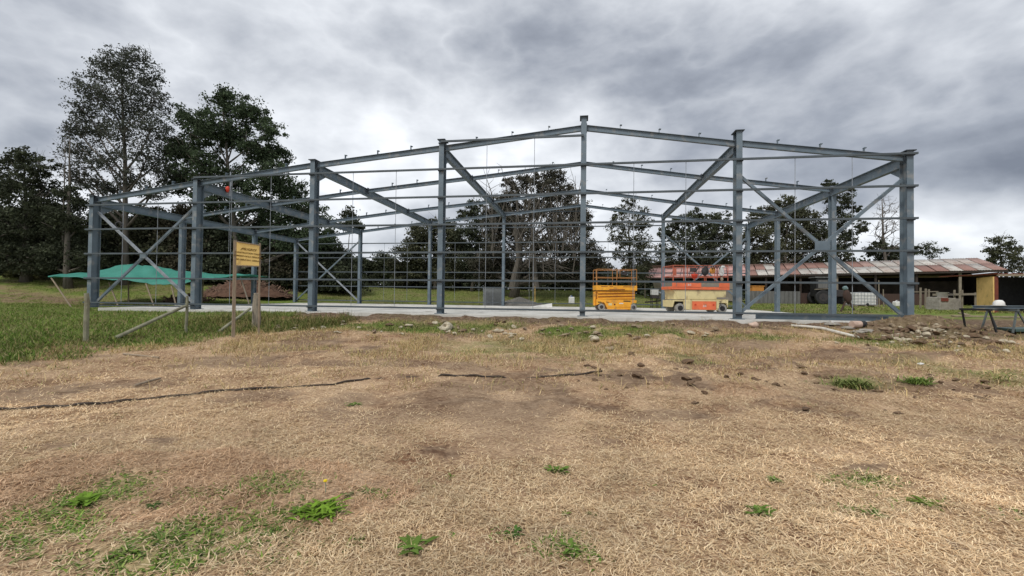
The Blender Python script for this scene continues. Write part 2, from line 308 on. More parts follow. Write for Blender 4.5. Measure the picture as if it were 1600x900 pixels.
def masks(x, y):
    u, v_ = uv_of(x, y); n1 = fbm(x * .5, y * .5, 41); n2 = fbm(x * 1.7, y * 1.7, 43); n3 = fbm(x * .22, y * .22, 47)
    leftb = sm(-x - 9.3 + (n1 - .5) * 3.0 + (n2 - .5) * 2.0 + np.clip(y - 11, 0, 3) * .15, -.8, 1.3) * sm(y + (n2 - .5) * 2, 7.4, 9.4)
    band = sm(v_ + (n1 - .5) * 2.5, -6.0, -4.6)                              # strip before the slab
    dirt = sm(v_ + (n2 - .5) * 2.2, -3.2, -1.6) * (1 - sm(v_, 15.5, 17.5)) + 0 * x
    dirt = np.maximum(dirt, sm(u, 36.6, 37.2) * sm(v_, -3, -1) * (1 - sm(v_ + (n2 - .5) * 2, 5.0, 6.5)))
    berm = sm(x, 10.3, 11.5) * sm(y + (n2 - .5) * 1.2, 12.0, 12.8) * (1 - sm(v_, 0, 2))
    dirt = np.maximum(np.maximum(dirt, berm * .95), dark_patch(x, y) * .75)
    dirt = np.clip(dirt, 0, 1) * (1 - leftb * (1 - sm(u, -2, 1.0)))
    gband = band * sm(n1, .41, .53) * (1 - sm(x, 3, 10) * .35) * (1 - .5 * sm(v_, -3.6, -2.6))
    behind = sm(v_, 16.6, 18.0); behind = np.maximum(behind, sm(-u, 1.5, 3.5) * sm(v_, 3, 5)); behind = np.maximum(behind, sm(u, 36.6, 37.2) * sm(v_ + (n2 - .5) * 2, 5.0, 6.5))
    behind = behind * (1 - .75 * sm(-u, 0, 2) * sm(v_, 7, 8.5) * (1 - sm(v_, 10, 11.5)) * sm(n2, .4, .55))
    stripe = sm(-u, -.5, 1) * sm(v_ + (n1 - .5) * 2, 6.6, 7.6) * (1 - sm(v_ + (n2 - .5) * 2, 9.5, 11.5)) * sm(n2, .30, .48)
    leftb = leftb * (1 - .9 * stripe); behind = behind * (1 - .9 * stripe); dirt = np.maximum(dirt, stripe * .85)
    dry = sm(-u, -1, 2) * sm(v_, 12, 15) * sm(fbm(x * .4, y * .4, 151), .42, .6) * .55; behind = behind * (1 - dry)
    green = np.clip(np.maximum(np.maximum(leftb, gband * (1 - dirt * .8)), behind), 0, 1)
    # low clover and grass patches in the foreground straw
    pat = 0 * x
    for px_, py_, rx, ry, am in PATCH: 
        pat = np.maximum(pat, am * np.exp(-((x - px_) / rx) ** 2 - ((y - py_) / ry) ** 2))
    pat = sm(pat + (n2 - .5) * 1.2, .30, 1.0)
    return np.clip(dirt, 0, 1), green, pat, band, leftb, behind
PATCH = []
DARK = []
def dark_patch(x, y):
    m = 0 * x
    for a_, b_, rx, ry, am in DARK: m = np.maximum(m, am * np.exp(-((x - a_) / rx) ** 2 - ((y - b_) / ry) ** 2))
    return np.clip(sm(m + (fbm(x * 2.6, y * 2.6, 101) - .5) * 1.7, .36, .75) + .75 * sm(fbm(x * .55, y * .8, 131, 5), .58, .68) * sm(y, 3.5, 6), 0, 1)
for px_, py_, rx, ry, am in ((1000, 590, 110, 14, .8), (1090, 605, 60, 14, .7), (860, 632, 130, 16, .55), (1220, 640, 200, 14, .5), (950, 690, 110, 10, .6), (730, 625, 60, 10, .5), (630, 700, 60, 8, .4), (1460, 670, 110, 14, .45), (300, 690, 120, 10, .35), (430, 560, 100, 10, .4), (560, 545, 100, 10, .5), (1180, 560, 160, 12, .5), (1340, 545, 90, 10, .5), (120, 610, 110, 8, .4), (90, 700, 80, 9, .4), (1330, 730, 120, 8, .3)):
    g = gh(px_, py_); g2 = gh(px_, py_ - ry); DARK.append((g.x, g.y, rx * g.y / FPX, max(.12, abs(g2.y - g.y)), am))
for px_, py_, rx, ry, am in ((130, 785, 60, 22, .8), (60, 825, 90, 25, .75), (30, 850, 60, 20, .7), (390, 770, 90, 20, .75), (380, 822, 80, 28, 1.0), (270, 860, 80, 26, .95), (470, 870, 110, 22, .6), (250, 790, 30, 10, .6),
                             (500, 800, 35, 12, .8), (630, 860, 40, 14, .6), (880, 855, 60, 16, .7), (790, 835, 40, 10, .6), (1370, 800, 60, 12, .6), (1440, 788, 50, 12, .7), (1530, 810, 90, 20, .55), (1350, 755, 90, 14, .55), (570, 770, 40, 9, .6), (1180, 805, 30, 10, .5),
                             (1325, 603, 40, 10, .7), (1060, 560, 40, 8, .6), (830, 545, 120, 14, .9), (1560, 585, 60, 18, .8)):
    g = gh(px_, py_); g2 = gh(px_, py_ - ry * 1.0); k = g.y / FPX
    PATCH.append((g.x, g.y, rx * k * 1.6, max(.16, abs(g2.y - g.y) * 1.7), am * 1.15))
dm, gm, pm, bandm, lbm, bhm = masks(gxf, gyf)
def ground_material():
    m = bpy.data.materials.new('ground'); m.use_nodes = True; t = m.node_tree; b = t.nodes['Principled BSDF']; n = t.nodes.new; l = t.links.new
    g = n('ShaderNodeNewGeometry'); a = n('ShaderNodeAttribute'); a.attribute_name = 'zone'; sp = n('ShaderNodeSeparateColor'); l(a.outputs['Color'], sp.inputs[0])
    def noise(sc, det, lo, hi, st=(1, 1, 1)):
        mp = n('ShaderNodeMapping'); mp.inputs['Scale'].default_value = st; l(g.outputs['Position'], mp.inputs[0])
        x = n('ShaderNodeTexNoise'); x.inputs['Scale'].default_value = sc; x.inputs['Detail'].default_value = det; x.inputs['Roughness'].default_value = .62; l(mp.outputs[0], x.inputs[0])
        r = n('ShaderNodeMapRange'); r.inputs[1].default_value = lo; r.inputs[2].default_value = hi; l(x.outputs[0], r.inputs[0]); return r.outputs[0]
    def mixc(f, c1, c2):
        x = n('ShaderNodeMix'); x.data_type = 'RGBA'; l(f, x.inputs[0]) if not isinstance(f, float) else None
        for i, c in ((6, c1), (7, c2)):
            if isinstance(c, tuple): x.inputs[i].default_value = (*c, 1)
            else: l(c, x.inputs[i])
        return x.outputs[2]
    straw = mixc(noise(26, 8, .36, .64, (1, 2.2, 1)), (.27, .175, .11), (.60, .44, .28))
    straw = mixc(noise(.9, 5, .42, .62), straw, mixc(noise(14, 6, .4, .6), (.17, .095, .055), (.36, .235, .14)))
    dirt = mixc(noise(7, 8, .38, .62), (.080, .048, .032), (.20, .145, .10))
    green = mixc(noise(5, 8, .38, .62, (1, .5, 1)), (.085, .14, .025), (.17, .21, .05))
    green = mixc(noise(.5, 4, .46, .60), green, (.20, .17, .085))
    pale = mixc(noise(1.3, 6, .35, .65), (.125, .15, .04), (.185, .18, .075))
    c = mixc(sp.outputs[0], straw, dirt); c = mixc(sp.outputs[1], c, green); c = mixc(sp.outputs[2], c, pale)
    l(c, b.inputs['Base Color']); b.inputs['Roughness'].default_value = .97; b.inputs['Specular IOR Level'].default_value = .1
    bn = n('ShaderNodeTexNoise'); bn.inputs['Scale'].default_value = 30; bn.inputs['Detail'].default_value = 8; l(g.outputs['Position'], bn.inputs[0])
    bb = n('ShaderNodeBump'); bb.inputs['Strength'].default_value = .8; bb.inputs['Distance'].default_value = .03; l(bn.outputs[0], bb.inputs['Height']); l(bb.outputs[0], b.inputs['Normal'])
    return m
pale_far = bhm * sm(gyf, 34, 42)
zone = np.stack([dm, np.maximum(gm, pm * .45), pale_far * .6], -1)
go = npmesh('ground', np.stack([gxf, gyf, gz], -1), GF, ground_material(), tint=[('zone', zone)], smooth=True); tag(go, kind='structure')
# concrete slab of the hall
sb = MB(); P0 = [bp(.75, -.28, -.45), bp(36.35, -.28, -.45), bp(36.35, 16.1, -.45), bp(.75, 16.1, -.45)]
sb.quad_box(P0 + [p + UP * .45 for p in P0]); slab = sb.build('concrete_slab', 'concrete', bevel=.015); tag(slab, kind='structure')
# ---------------------------------------------------------------- steel frame of the hall
frame = thing('steel_building_frame', 'bare blue grey steel portal frame of a gabled hall on a concrete slab', 'steel frame', bp(18, 8, 0), 0)
FO = frame.location.copy()
class FB(MB):
    def build(s, name, m, parent=None, **k):
        s.v = [tuple(Vector(p) - FO) for p in s.v]
        o = super().build(name, m, parent, **k); return o
U = [.08, 5.93, 12.0, 18.08, 24.18, 30.2, 36.13]; DV = [0, 4.9, 10.9, 15.75]
TOP = [5.46, 6.14, 6.80, 7.34, 7.94, 7.04, 6.24]; EX = [.06, .03, .08, .2, .3, .34, .12]
def column(i, k, z1, w=.22, dp=.40, cap=True):
    b = FB().ibeam(bp(U[i], DV[k], .02), bp(U[i], DV[k], z1), w, dp, .018, .012, up=VDIR); c = b.build('column', 'steel', frame)
    FB().quad_box([bp(U[i] + a, DV[k] + e, zz_) for zz_ in (.002, .024) for a, e in ((-.2, -.26), (.2, -.26), (.2, .26), (-.2, .26))]).build('base_plate', 'steel', c)
    if cap: FB().quad_box([bp(U[i] + a, DV[k] + e, zz_) for zz_ in (z1 + .001, z1 + .035) for a, e in ((-.17, -.27), (.17, -.27), (.17, .27), (-.17, .27))]).build('cap_plate', 'steel_dark', c)
for i in range(7): column(i, 0, TOP[i] + EX[i])
for i in range(7): column(i, 3, TOP[i] - .02, .2, .34, False)
for i in (0, 6):
    for k in (1, 2): column(i, k, TOP[i] - .40, .2, .32, False)
for i in range(7):                                       # deep girders running back from each front column
    zt = TOP[i] - .2
    b = FB().ibeam(bp(U[i], .21, zt), bp(U[i], 15.57, zt), .2, .40, .016, .011); g_ = b.build('girder', 'steel', frame)
    h = FB().quad_box([bp(U[i] - .008, .205, zt - .62), bp(U[i] + .008, .205, zt - .62), bp(U[i] + .008, .207, zt - .62), bp(U[i] - .008, .207, zt - .62), bp(U[i] - .008, .205, zt - .21), bp(U[i] + .008, .205, zt - .21), bp(U[i] + .008, .9, zt - .21), bp(U[i] - .008, .9, zt - .21)]); h.build('haunch', 'steel', g_)
for k in range(4):
    for i in range(6):
        a = bp(U[i] + .115, DV[k], TOP[i] - .10 - (0 if k == 0 else .02)); c = bp(U[i + 1] - .115, DV[k], TOP[i + 1] - .10 - (0 if k == 0 else .02))
        r_ = FB().ibeam(a, c, .14, .23 if k == 0 else .2, .014, .01).build('rafter', 'steel', frame)
        for e_ in (a, c): FB().bar(e_ - UDIR * .012, e_ + UDIR * .012, .20, .34).build('end_plate', 'steel_dark', r_)
        for j in (1, 2, 3):
            p = a.lerp(c, j / 4 if k else (j - .1) / 3.75); w = FB(); w.bar(p + UP * .112 - UDIR * .03, p + UP * .29 - UDIR * .03, .12, .012, UDIR); w.bar(p + UP * .27 - UDIR * .045, p + UP * .27 + UDIR * .04, .12, .03)
            w.build('purlin_cleat', 'steel', r_)
def girt_z(k): return .248 + 1.2 * k
def girt(i, k, row):
    if row == 0: v0 = -.27; z = girt_z(k)
    else: v0 = DV[3] + .24; z = girt_z(k)
    g = FB(); a = bp(U[i] - (.2 if i == 0 else 0) + .004, v0, z); c = bp(U[i + 1] + (.2 if i == 5 else 0) - .004, v0, z)
    g.bar(a, c, .010, .072, UP, oy=.04); g.bar(a, c, .075, .010, UP, oz=.032); g.bar(a, c, .075, .010, UP, oz=-.032)
    go_ = g.build('girt', 'steel_girt', frame)
    s = FB()
    for x in ((i,) if i < 5 else (i, i + 1)):
        p = bp(U[x], v0 + (.045 if row == 0 else -.045), z - .055); s.bar(p - UDIR * .12, p + UDIR * .12, .10, .035)
    s.build('girt_bracket', 'steel_dark', go_)
for i in range(6):
    ks = list(range(5)) + ([5] if i > 0 else []) + ([6] if i == 3 else [])
    for k in ks: girt(i, k, 0)
    kr = list(range(5)) + ([5] if i in (2, 3, 4) else []) + ([6] if i == 3 else [])
    for k in kr: girt(i, k, 1)
for i in range(6):                                       # thin sag rods between the girts
    for t in (1 / 3, 2 / 3):
        u_ = U[i] + (U[i + 1] - U[i]) * t; FB().tube([bp(u_, -.25, .25), bp(u_, -.25, girt_z(4 if i == 0 else 6 if i == 3 else 5))], .011, 5).build('sag_rod', 'galv', frame)
        if i in (1, 2, 3, 4): FB().tube([bp(u_, DV[3] + .24, .25), bp(u_, DV[3] + .24, girt_z(4))], .011, 5).build('sag_rod', 'galv', frame)
def xbrace(i, v0, za, zb, r, plate):
    pa, pb = bp(U[i] + .12, v0, za), bp(U[i + 1] - .12, v0, .25); qa, qb = bp(U[i + 1] - .12, v0 + .02, zb), bp(U[i] + .12, v0 + .02, .25)
    t = (zb - .25) / (za + zb - .5) if False else .5
    # crossing point in the plane
    zc_t = None; w = U[i + 1] - U[i] - .24; s1 = (za - .25) / w; s2 = (zb - .25) / w; x = (za - .25) / (s1 + s2); ce = bp(U[i] + .12 + x, v0 + .01, za - s1 * x)
    FB().bar(pa, pb, r, r, UP).build('cross_brace', 'galv' if i == 0 else 'steel', frame)
    e = (qa - qb).normalized()
    FB().bar(qa, ce + e * r * .75, r, r, UP).build('cross_brace', 'steel', frame); FB().bar(ce - e * r * .75, qb, r, r, UP).build('cross_brace', 'steel', frame)
    FB().bar(ce - UDIR * plate / 2, ce + UDIR * plate / 2, .016, plate * .72, UP, oy=.075).build('gusset_plate', 'steel', frame)
FOB = None
xbrace(0, .05, 4.75, 5.0, .10, .34); xbrace(5, .05, 5.65, 5.35, .11, .52); xbrace(0, 15.75, 5.1, 5.2, .10, .3); xbrace(5, 15.75, 5.5, 5.2, .10, .3)
# ---------------------------------------------------------------- danger sign
gs = gh(404, 516); gl = gh(365, 527)
SX = Vector((gl.x, gl.y, 0)); EXV = Vector((at(402, 500, gs.y + 0).x, gs.y, 0))
dd = gl.y
pL = at(365, 500, dd); pR = at(403.5, 500, dd + .42); ax = Vector((pR.x - pL.x, pR.y - pL.y, 0)); wS = ax.length; rz = math.atan2(ax.y, ax.x)
zt = at(365, 377, dd).z; zbm = at(365, 416, dd).z; zr = at(405, 384, dd + .42).z
sg = thing('danger_sign', 'yellow danger sign with brown lettering on two wooden posts', 'sign', (pL.x, pL.y, gl.z), rz)
z0 = gl.z
MB().bar((0, 0, -.15), (.0, 0, zt - z0 + .02), .085, .05, (0, 1, 0)).build('post', 'wood_tan', sg, bevel=.006)
MB().bar((wS + .02, 0, -.2), (wS, 0, zr - z0 + .07), .05, .04, (0, 1, 0)).build('post', 'wood_tan', sg, bevel=.005)
z1_, z2_ = zbm - z0, zt - z0
MB().prism([(.03, z1_ + .03), (wS - .02, z1_ + .035), (wS - .02, z2_ - .07), (.03, z2_ - .02)], -.045, -.03).build('sign_board', 'sign_yellow', sg)
fr_ = MB(); fr_.bar((.045, -.05, z2_ - .012), (wS - .02, -.05, z2_ - .062), .03, .03); fr_.bar((.045, -.05, z1_ + .02), (wS - .02, -.05, z1_ + .03), .03, .03); fr_.build('board_frame', 'wood_tan', sg)
def text(s, name, size, loc, parent, m, rot=(math.pi / 2, 0, 0), ex=.002, shear=0):
    cu = bpy.data.curves.new(name, 'FONT'); cu.body = s; cu.size = size; cu.extrude = ex; cu.align_x = 'CENTER'; cu.align_y = 'CENTER'; cu.offset = size * .02; cu.shear = shear
    o = bpy.data.objects.new(name, cu); COL.objects.link(o); bpy.context.view_layer.update()
    me = bpy.data.meshes.new_from_object(o); bpy.data.objects.remove(o); o = bpy.data.objects.new(name, me); COL.objects.link(o)
    me.materials.clear(); me.materials.append(MATS[m]); o.parent = parent; o.location = loc; o.rotation_euler = rot; return o
H_ = z2_ - z1_
for s_, fz, sz, sh in (('¡PELIGRO!', .70, .088, .25), ('CONSTRUCCION TALLER', .545, .058, .1), ('ADMISION SOLO PERSONAL', .41, .058, .1), ('DE OBRA FAV. CERRAR', .265, .060, .1)):
    text(s_, 'lettering', sz, (wS / 2 + .01, -.048, z1_ + H_ * fz), sg, 'ink', rot=(math.pi / 2, R(3.5), 0), shear=sh)
# ---------------------------------------------------------------- fence posts and leaning rails at left
def post(px, pyt, pyb, r, name, label, cat, m='wood_grey', grp=None, lean=0, seed=0):
    g = gh(px, pyb); zt_ = at(px, pyt, g.y).z - g.z
    rd = random.Random(seed); o = MB().tube([(rd.uniform(-.01, .01) + lean * t, rd.uniform(-.01, .01), -.25 + (zt_ + .25) * t) for t in (0, .3, .6, .85, 1)], [r * 1.05, r, r * rd.uniform(.9, 1.05), r * .95, r * .9], 10).build(name, m, None); o.location = g
    tag(o, label, cat, grp); return o
post(134, 458, 535, .055, 'fence_post', 'grey wooden fence post standing alone at the far left of the straw', 'fence post', 'wood_green', 'old fence posts', .0, 1)
post(291, 462, 520, .040, 'fence_post', 'thin wooden post holding up a long leaning pole', 'fence post', 'wood_green', 'old fence posts', 0, 2)
g = gh(400, 512)
st = MB(); st.tube([(0, 0, -.2), (.01, 0, .3), (-.01, .02, .75), (0, 0, at(398, 458, g.y).z - g.z)], [.15, .15, .14, .10], 9); st.v = [(x, y * .7, z) for x, y, z in st.v]
o = st.build('timber_stump_post', 'wood_grey', None, bevel=.01); o.location = g; tag(o, 'thick weathered timber post with split top behind the danger sign', 'post', 'old fence posts')
def pole(p, q, r, name, label, cat, m, grp=None, n=8):
    p, q = Vector(p), Vector(q); c = p.lerp(q, .5)
    o = MB().tube([p - c, (q - c) * .1 + Vector((0, 0, r * .2)), q - c], [r * 1.1, r, r * .9], n).build(name, m); o.location = c; tag(o, label, cat, grp); return o
a = gh(181, 530); b = gh(291, 520); pole(a + UP * .03, at(290, 478, b.y - .06), .045, 'leaning_pole', 'long wooden pole leaning from the ground up to the thin post', 'pole', 'wood_green', 'props leaning on posts')
a = gh(341, 521); b = gh(398, 512); pole(a + UP * .03, at(391, 482, b.y - .12), .042, 'leaning_pole', 'short wooden pole leaning against the thick weathered post', 'pole', 'wood_green', 'props leaning on posts')
# ---------------------------------------------------------------- green shade net
TD = 30.5
rd_ = [(75, 433, -2.0), (150, 434.5, -1.5), (225, 442, -1.0), (262, 446, -1), (290, 443, -1), (330, 434, -.6), (390, 430.5, 0)]
rt_ = [(75, 431.5, -1.9), (140, 424, 1), (200, 410.5, 1.0), (235, 413.5, 1.2), (275, 421, 1.5), (330, 427, 1.6), (390, 430, 0.2)]
cv = thing('shade_net_canopy', 'green shade net stretched over slanting poles left of the hall', 'canopy', (at(225, 470, TD).x, TD, hz(at(225, 470, TD).x, TD)))
vs = []; fs = []; nr = 9
def lerp_rows(rows, t):
    x = t * (len(rows) - 1); i = min(int(x), len(rows) - 2); f = x - i; return [rows[i][k] * (1 - f) + rows[i + 1][k] * f for k in range(3)]
NCOL = 40
for i in range(NCOL + 1):
    A_ = lerp_rows(rd_, i / NCOL); B_ = lerp_rows(rt_, i / NCOL); pa = at(A_[0], A_[1], TD + A_[2]); pb = at(B_[0], B_[1], TD + B_[2])
    pc = Vector((pb.x, pb.y + 2.6, pb.z - .75 * math.sin(math.pi * i / NCOL)))
    for j in range(nr + 1):
        f = j / nr; p = pa.lerp(pb, f / .6) if f < .6 else pb.lerp(pc, (f - .6) / .4)
        sag = .12 * math.sin(math.pi * min(1, f / .6)) * (1 + .6 * math.sin(i * .9)); p = p - UP * sag * math.sin(math.pi * i / NCOL) + UP * (.035 * math.sin(i * 1.9 + j) + .05 * math.sin(i * .7 - j * 1.3))
        vs.append(tuple(p - cv.location))
for i in range(NCOL):
    for j in range(nr): k = i * (nr + 1) + j; fs.append((k, k + 1, k + nr + 2, k + nr + 1))
mb = MB(); mb.v = vs; mb.f = fs; nt_ = mb.build('net', 'tarp', cv, smooth=True); so_ = nt_.modifiers.new('solid', 'SOLIDIFY'); so_.thickness = .012
for (x1, y1, x2, y2, dv) in ((80, 434, 113, 480, -1.9), (170, 441, 186, 464, -.8), (228, 443, 242, 467, -1.0), (268, 447, 276, 468, -1.0), (375, 431, 392, 452, .3), (200, 413, 202, 446, 1.0), (318, 426, 316, 452, 1.4)):
    p = at(x1, y1, TD + dv); q = at(x2, y2, TD + dv - .3); q.z = hz(q.x, q.y) - .1
    MB().tube([p - cv.location, q - cv.location], .045, 6).build('pole', 'wood_tan' if x1 < 300 else 'wood_grey', cv)
# ---------------------------------------------------------------- scissor lifts
def wheel(parent, x, y, r, w, tyre, hub):
    s = 1 if y > 0 else -1
    t_ = MB(); t_.lathe([(r * .55, -w / 2), (r * .93, -w / 2), (r, -w / 2 + .03), (r, w / 2 - .03), (r * .93, w / 2), (r * .55, w / 2)], n=24); t_.v = [(a_, c_, b_) for a_, b_, c_ in t_.v]; t_.f = [f[::-1] for f in t_.f]
    o = t_.build('wheel', tyre, parent, bevel=0); o.location = (x, y, r)
    h = MB(); h.lathe([(r * .56, -w / 2 - .004), (r * .50, -w / 2 + .04), (r * .22, -w / 2 + .04), (r * .2, -w / 2 - .02), (.01, -w / 2 - .02)], n=20)
    if s > 0: h.v = [(a_, b_, -c_) for a_, b_, c_ in h.v]
    h.v = [(a_, c_, b_) for a_, b_, c_ in h.v]; h.build('hub', hub, o)
def rails(parent, x0, x1, w, z0, z1, m, n, gate):
    zm = (z0 + z1) / 2
    for y in (-w / 2, w / 2):
        MB().tube([(x0, y, z1 - .04), (x0 + .04, y, z1), (x1 - .04, y, z1), (x1, y, z1 - .04)], .02, 8).build('top_rail', m, parent); MB().tube([(x0, y, zm), (x1, y, zm)], .016, 6).build('mid_rail', m, parent)
        for j in range(n + 1): x = x0 + (x1 - x0) * j / n; MB().tube([(x, y, z0), (x, y, z1)], .02, 6).build('rail_post', m, parent)
    for x in (x0, x1):
        for z in (zm, z1): MB().tube([(x, -w / 2, z), (x, w / 2, z)], .018, 6).build('end_rail', m, parent)
    e = MB(); e.tube([(x0 + (x1 - x0) * gate, -w / 2, zm), (x0 + (x1 - x0) * gate, -w / 2, z1 - .02)], .02, 6); e.tube([(x0 + (x1 - x0) * (gate + .06), -w / 2, zm), (x0 + (x1 - x0) * (gate + .06), -w / 2, z1 - .02)], .02, 6); e.build('gate', m, parent)
def stack(parent, x0, x1, z0, z1, w, m, n=3):             # folded scissor arms
    for s_ in (-1, 1):
        b = MB(); h = (z1 - z0) / n
        for j in range(n):
            za = z0 + h * j; b.bar((x0, s_ * (w / 2), za + h * .30), (x1, s_ * (w / 2), za + h * .72), .04, h * .46, UP); b.bar((x0, s_ * (w / 2 - .07), za + h * .72), (x1, s_ * (w / 2 - .07), za + h * .30), .04, h * .46, UP)
            b.tube([(0, s_ * w / 2 - .06, za + h * .5), (0, s_ * (w / 2 + .035), za + h * .5)], .035, 8)
        b.build('scissor_arms', m, parent)
# yellow lift
p = gh(964, 485); P_ = Vector((at(963.5, 485, 26.4).x, 26.4 + .6, 0)); L1 = thing('scissor_lift', 'yellow scissor lift with tan guard rails parked by the ridge column', 'scissor lift', P_, 0, 'scissor lifts on the slab')
hl = 1.20
ch = MB().prism([(-hl, .30), (-hl + .30, .48), (-.74, .48), (-.55, .10), (-.52, .06), (.80, .06), (.84, .10), (.90, .38), (.98, .46), (hl, .46), (hl + .02, .62), (.8, .66), (-hl, .66)], -.55, .55)
ch.build('chassis', 'yellow_paint', L1, bevel=.01)
MB().box(-.58, .86, -.585, -.552, .20, .53).build('side_panel', 'yellow_paint', L1, bevel=.008)
MB().box(-.56, .84, -.592, -.552, .07, .185).build('pothole_guard', 'yellow_paint', L1, bevel=.006)
d_ = MB(); d_.tube([(-.12, -.582, .36), (-.12, -.594, .36)], .055, 14); d_.build('emblem', 'rust_red', L1)
MB().box(.15, .40, -.592, -.586, .40, .46).build('decal', 'white_plastic', L1); MB().box(-.50, -.28, -.592, -.586, .30, .44).build('label_plate', 'cream_paint', L1)
MB().box(.42, .84, -.575, -.54, .48, .60).build('recess', 'black', L1); MB().box(-1.12, -.92, -.57, -.552, .47, .52).build('vent', 'black', L1)
MB().box(-.60, -.44, -.592, -.586, .47, .50).build('vent', 'black', L1)
for z in (.82, 1.0): MB().box(-1.1, 1.1, -.508, -.500, z, z + .018).build('arm_gap_shade', 'rust_red', L1)  # dark strips painted in for the shade between the folded arms
for x in (-.90, 1.02):
    for y in (-.50, .50): wheel(L1, x, y, .20, .15, 'rubber_grey', 'dark_steel')
MB().box(-1.14, 1.13, -.40, .40, .67, 1.17).build('arm_core', 'yellow_paint', L1, bevel=.01)
stack(L1, -1.12, 1.12, .66, 1.18, .96, 'yellow_paint', 3)
pf = MB().box(-1.23, 1.23, -.58, .58, 1.21, 1.50); plat = pf.build('platform', 'yellow_paint', L1, bevel=.008)
MB().box(-.48, .52, -.60, -.582, 1.225, 1.31).build('step', 'yellow_paint', plat); MB().box(-.45, .49, -.604, -.60, 1.245, 1.29).build('slot', 'rust_red', plat)
for x0, x1 in ((-.95, -.55), (-.42, -.22), (.38, .85)): MB().box(x0, x1, -.590, -.578, 1.42, 1.45).build('slot', 'rust_red', plat)
rails(L1, -1.2, 1.2, 1.12, 1.50, 2.48, 'rail_orange', 2, .52)
MB().bar((-1.20, -.56, 1.50), (-1.24, -.56, 2.44), .06, .05, (0, 1, 0)).build('entry_post', 'rail_orange', L1)
MB().box(-1.33, -1.22, -.35, -.05, .28, 1.12).build('ladder', 'yellow_paint', L1, bevel=.01)
cb = MB().box(.35, .62, -.50, -.30, 2.14, 2.36).build('control_box', 'dark_steel', L1, bevel=.02)
# orange and cream lift
P_ = Vector((at(1094, 489, 23.7).x, 23.7 + .75, 0)); L2 = thing('scissor_lift', 'large orange and cream scissor lift with tools hung on its rails', 'scissor lift', P_, R(1.5), 'scissor lifts on the slab')
ch = MB().prism([(-1.50, .30), (-1.42, .62), (-.92, .62), (-.88, .16), (.95, .16), (1.0, .30), (1.06, .52), (1.38, .56), (1.50, .30), (1.52, .66), (-1.50, .68)], -.74, .74); ch.build('chassis', 'cream_paint', L2, bevel=.01)
MB().box(-.90, -.56, -.83, -.74, .18, .72).build('hydraulic_tank', 'cream_paint', L2, bevel=.03)
MB().box(-.46, .83, -.80, -.742, .18, .63).build('battery_door', 'orange_paint', L2, bevel=.012)
for x in (-.30, .68): MB().tube([(x, -.80, .45), (x, -.815, .45)], .05, 12).build('door_latch', 'red_plastic', L2)
text('JLG', 'lettering', .12, (.20, -.803, .38), L2, 'white_plastic', rot=(math.pi / 2, 0, 0))
MB().box(-.5, .86, -.76, -.742, .64, .72).build('sill', 'cream_paint', L2)
MB().prism([(.86, .26), (.98, .26), (1.0, .56), (1.40, .56), (1.48, .40), (1.50, .74), (.86, .74)], -.785, -.742).build('side_panel', 'cream_paint', L2, bevel=.008); MB().box(.88, 1.5, -.80, -.75, .76, .86).build('tray', 'beige_metal', L2)
nb = MB(); nb.tube([(1.0, -.79, .62), (1.1, -.79, .64), (1.06, -.79, .55), (1.0, -.79, .52), (1.2, -.79, .52)], .014, 5); nb.tube([(1.0, -.79, .40), (1.14, -.79, .42), (1.14, -.79, .32), (1.02, -.79, .28)], .014, 5); nb.build('hose_loop', 'black', L2)
for x in (-1.10, 1.20):
    for y in (-.62, .62): wheel(L2, x, y, .255, .26, 'rubber_grey', 'black')
MB().box(-1.2, -.92, -.66, -.2, .34, .62).build('axle_housing', 'black', L2, bevel=.02)
MB().box(-1.40, 1.44, -.66, .66, .72, 1.24).build('arm_core', 'cream_paint', L2, bevel=.01)
for x in (-.72, .78): MB().box(x - .008, x + .008, -.664, -.66, .74, 1.22).build('seam', 'beige_metal', L2)
for x, z in ((.1, 1.15), (.1, 1.0), (.1, .86), (1.34, 1.12), (1.34, .96)): MB().tube([(x, -.66, z), (x, -.675, z)], .018, 8).build('bolt', 'dark_steel', L2)
for s_ in (-1, 1):
    b_ = MB(); b_.prism([(-1.46, 1.23), (1.42, 1.23), (1.42, 1.02), (1.30, .74), (-1.20, .74), (-1.30, .95)], s_ * .68 - .012, s_ * .68 + .012); b_.build('scissor_arms', 'cream_paint', L2, bevel=.005)
plat = MB().box(-1.58, 1.58, -.76, .76, 1.26, 1.42).build('platform', 'orange_paint', L2, bevel=.01)
MB().box(-1.56, -1.34, -.78, -.762, 1.40, 1.62).build('toe_board', 'orange_paint', L2); MB().box(-1.30, .02, -.78, -.762, 1.40, 1.64).build('toe_board', 'orange_paint', L2); MB().box(1.0, 1.57, -.78, -.762, 1.40, 1.64).build('toe_board', 'orange_paint', L2)
MB().box(.04, .98, -.77, -.75, 1.42, 1.58).build('toe_board', 'beige_metal', L2); MB().box(.04, .98, -.775, -.755, 1.60, 1.63).build('ledge', 'wood_tan', L2)
text('JLG', 'lettering', .13, (-.62, -.784, 1.52), L2, 'white_plastic')
rails(L2, -1.5, 1.5, 1.46, 1.42, 2.56, 'rail_red', 5, .2)
MB().box(-1.50, -1.32, -.74, -.72, 2.02, 2.40).build('gate', 'rail_red', L2); MB().box(-.05, 1.45, -.75, -.72, 1.94, 2.00).build('mid_rail', 'rail_red', L2)
def onl2(name, label, cat, x, z, y=-.80): return thing(name, label, cat, L2.matrix_world.inverted() and (Matrix.Translation(L2.location) @ Matrix.Rotation(L2.rotation_euler.z, 4, 'Z') @ Vector((x, y, z))))
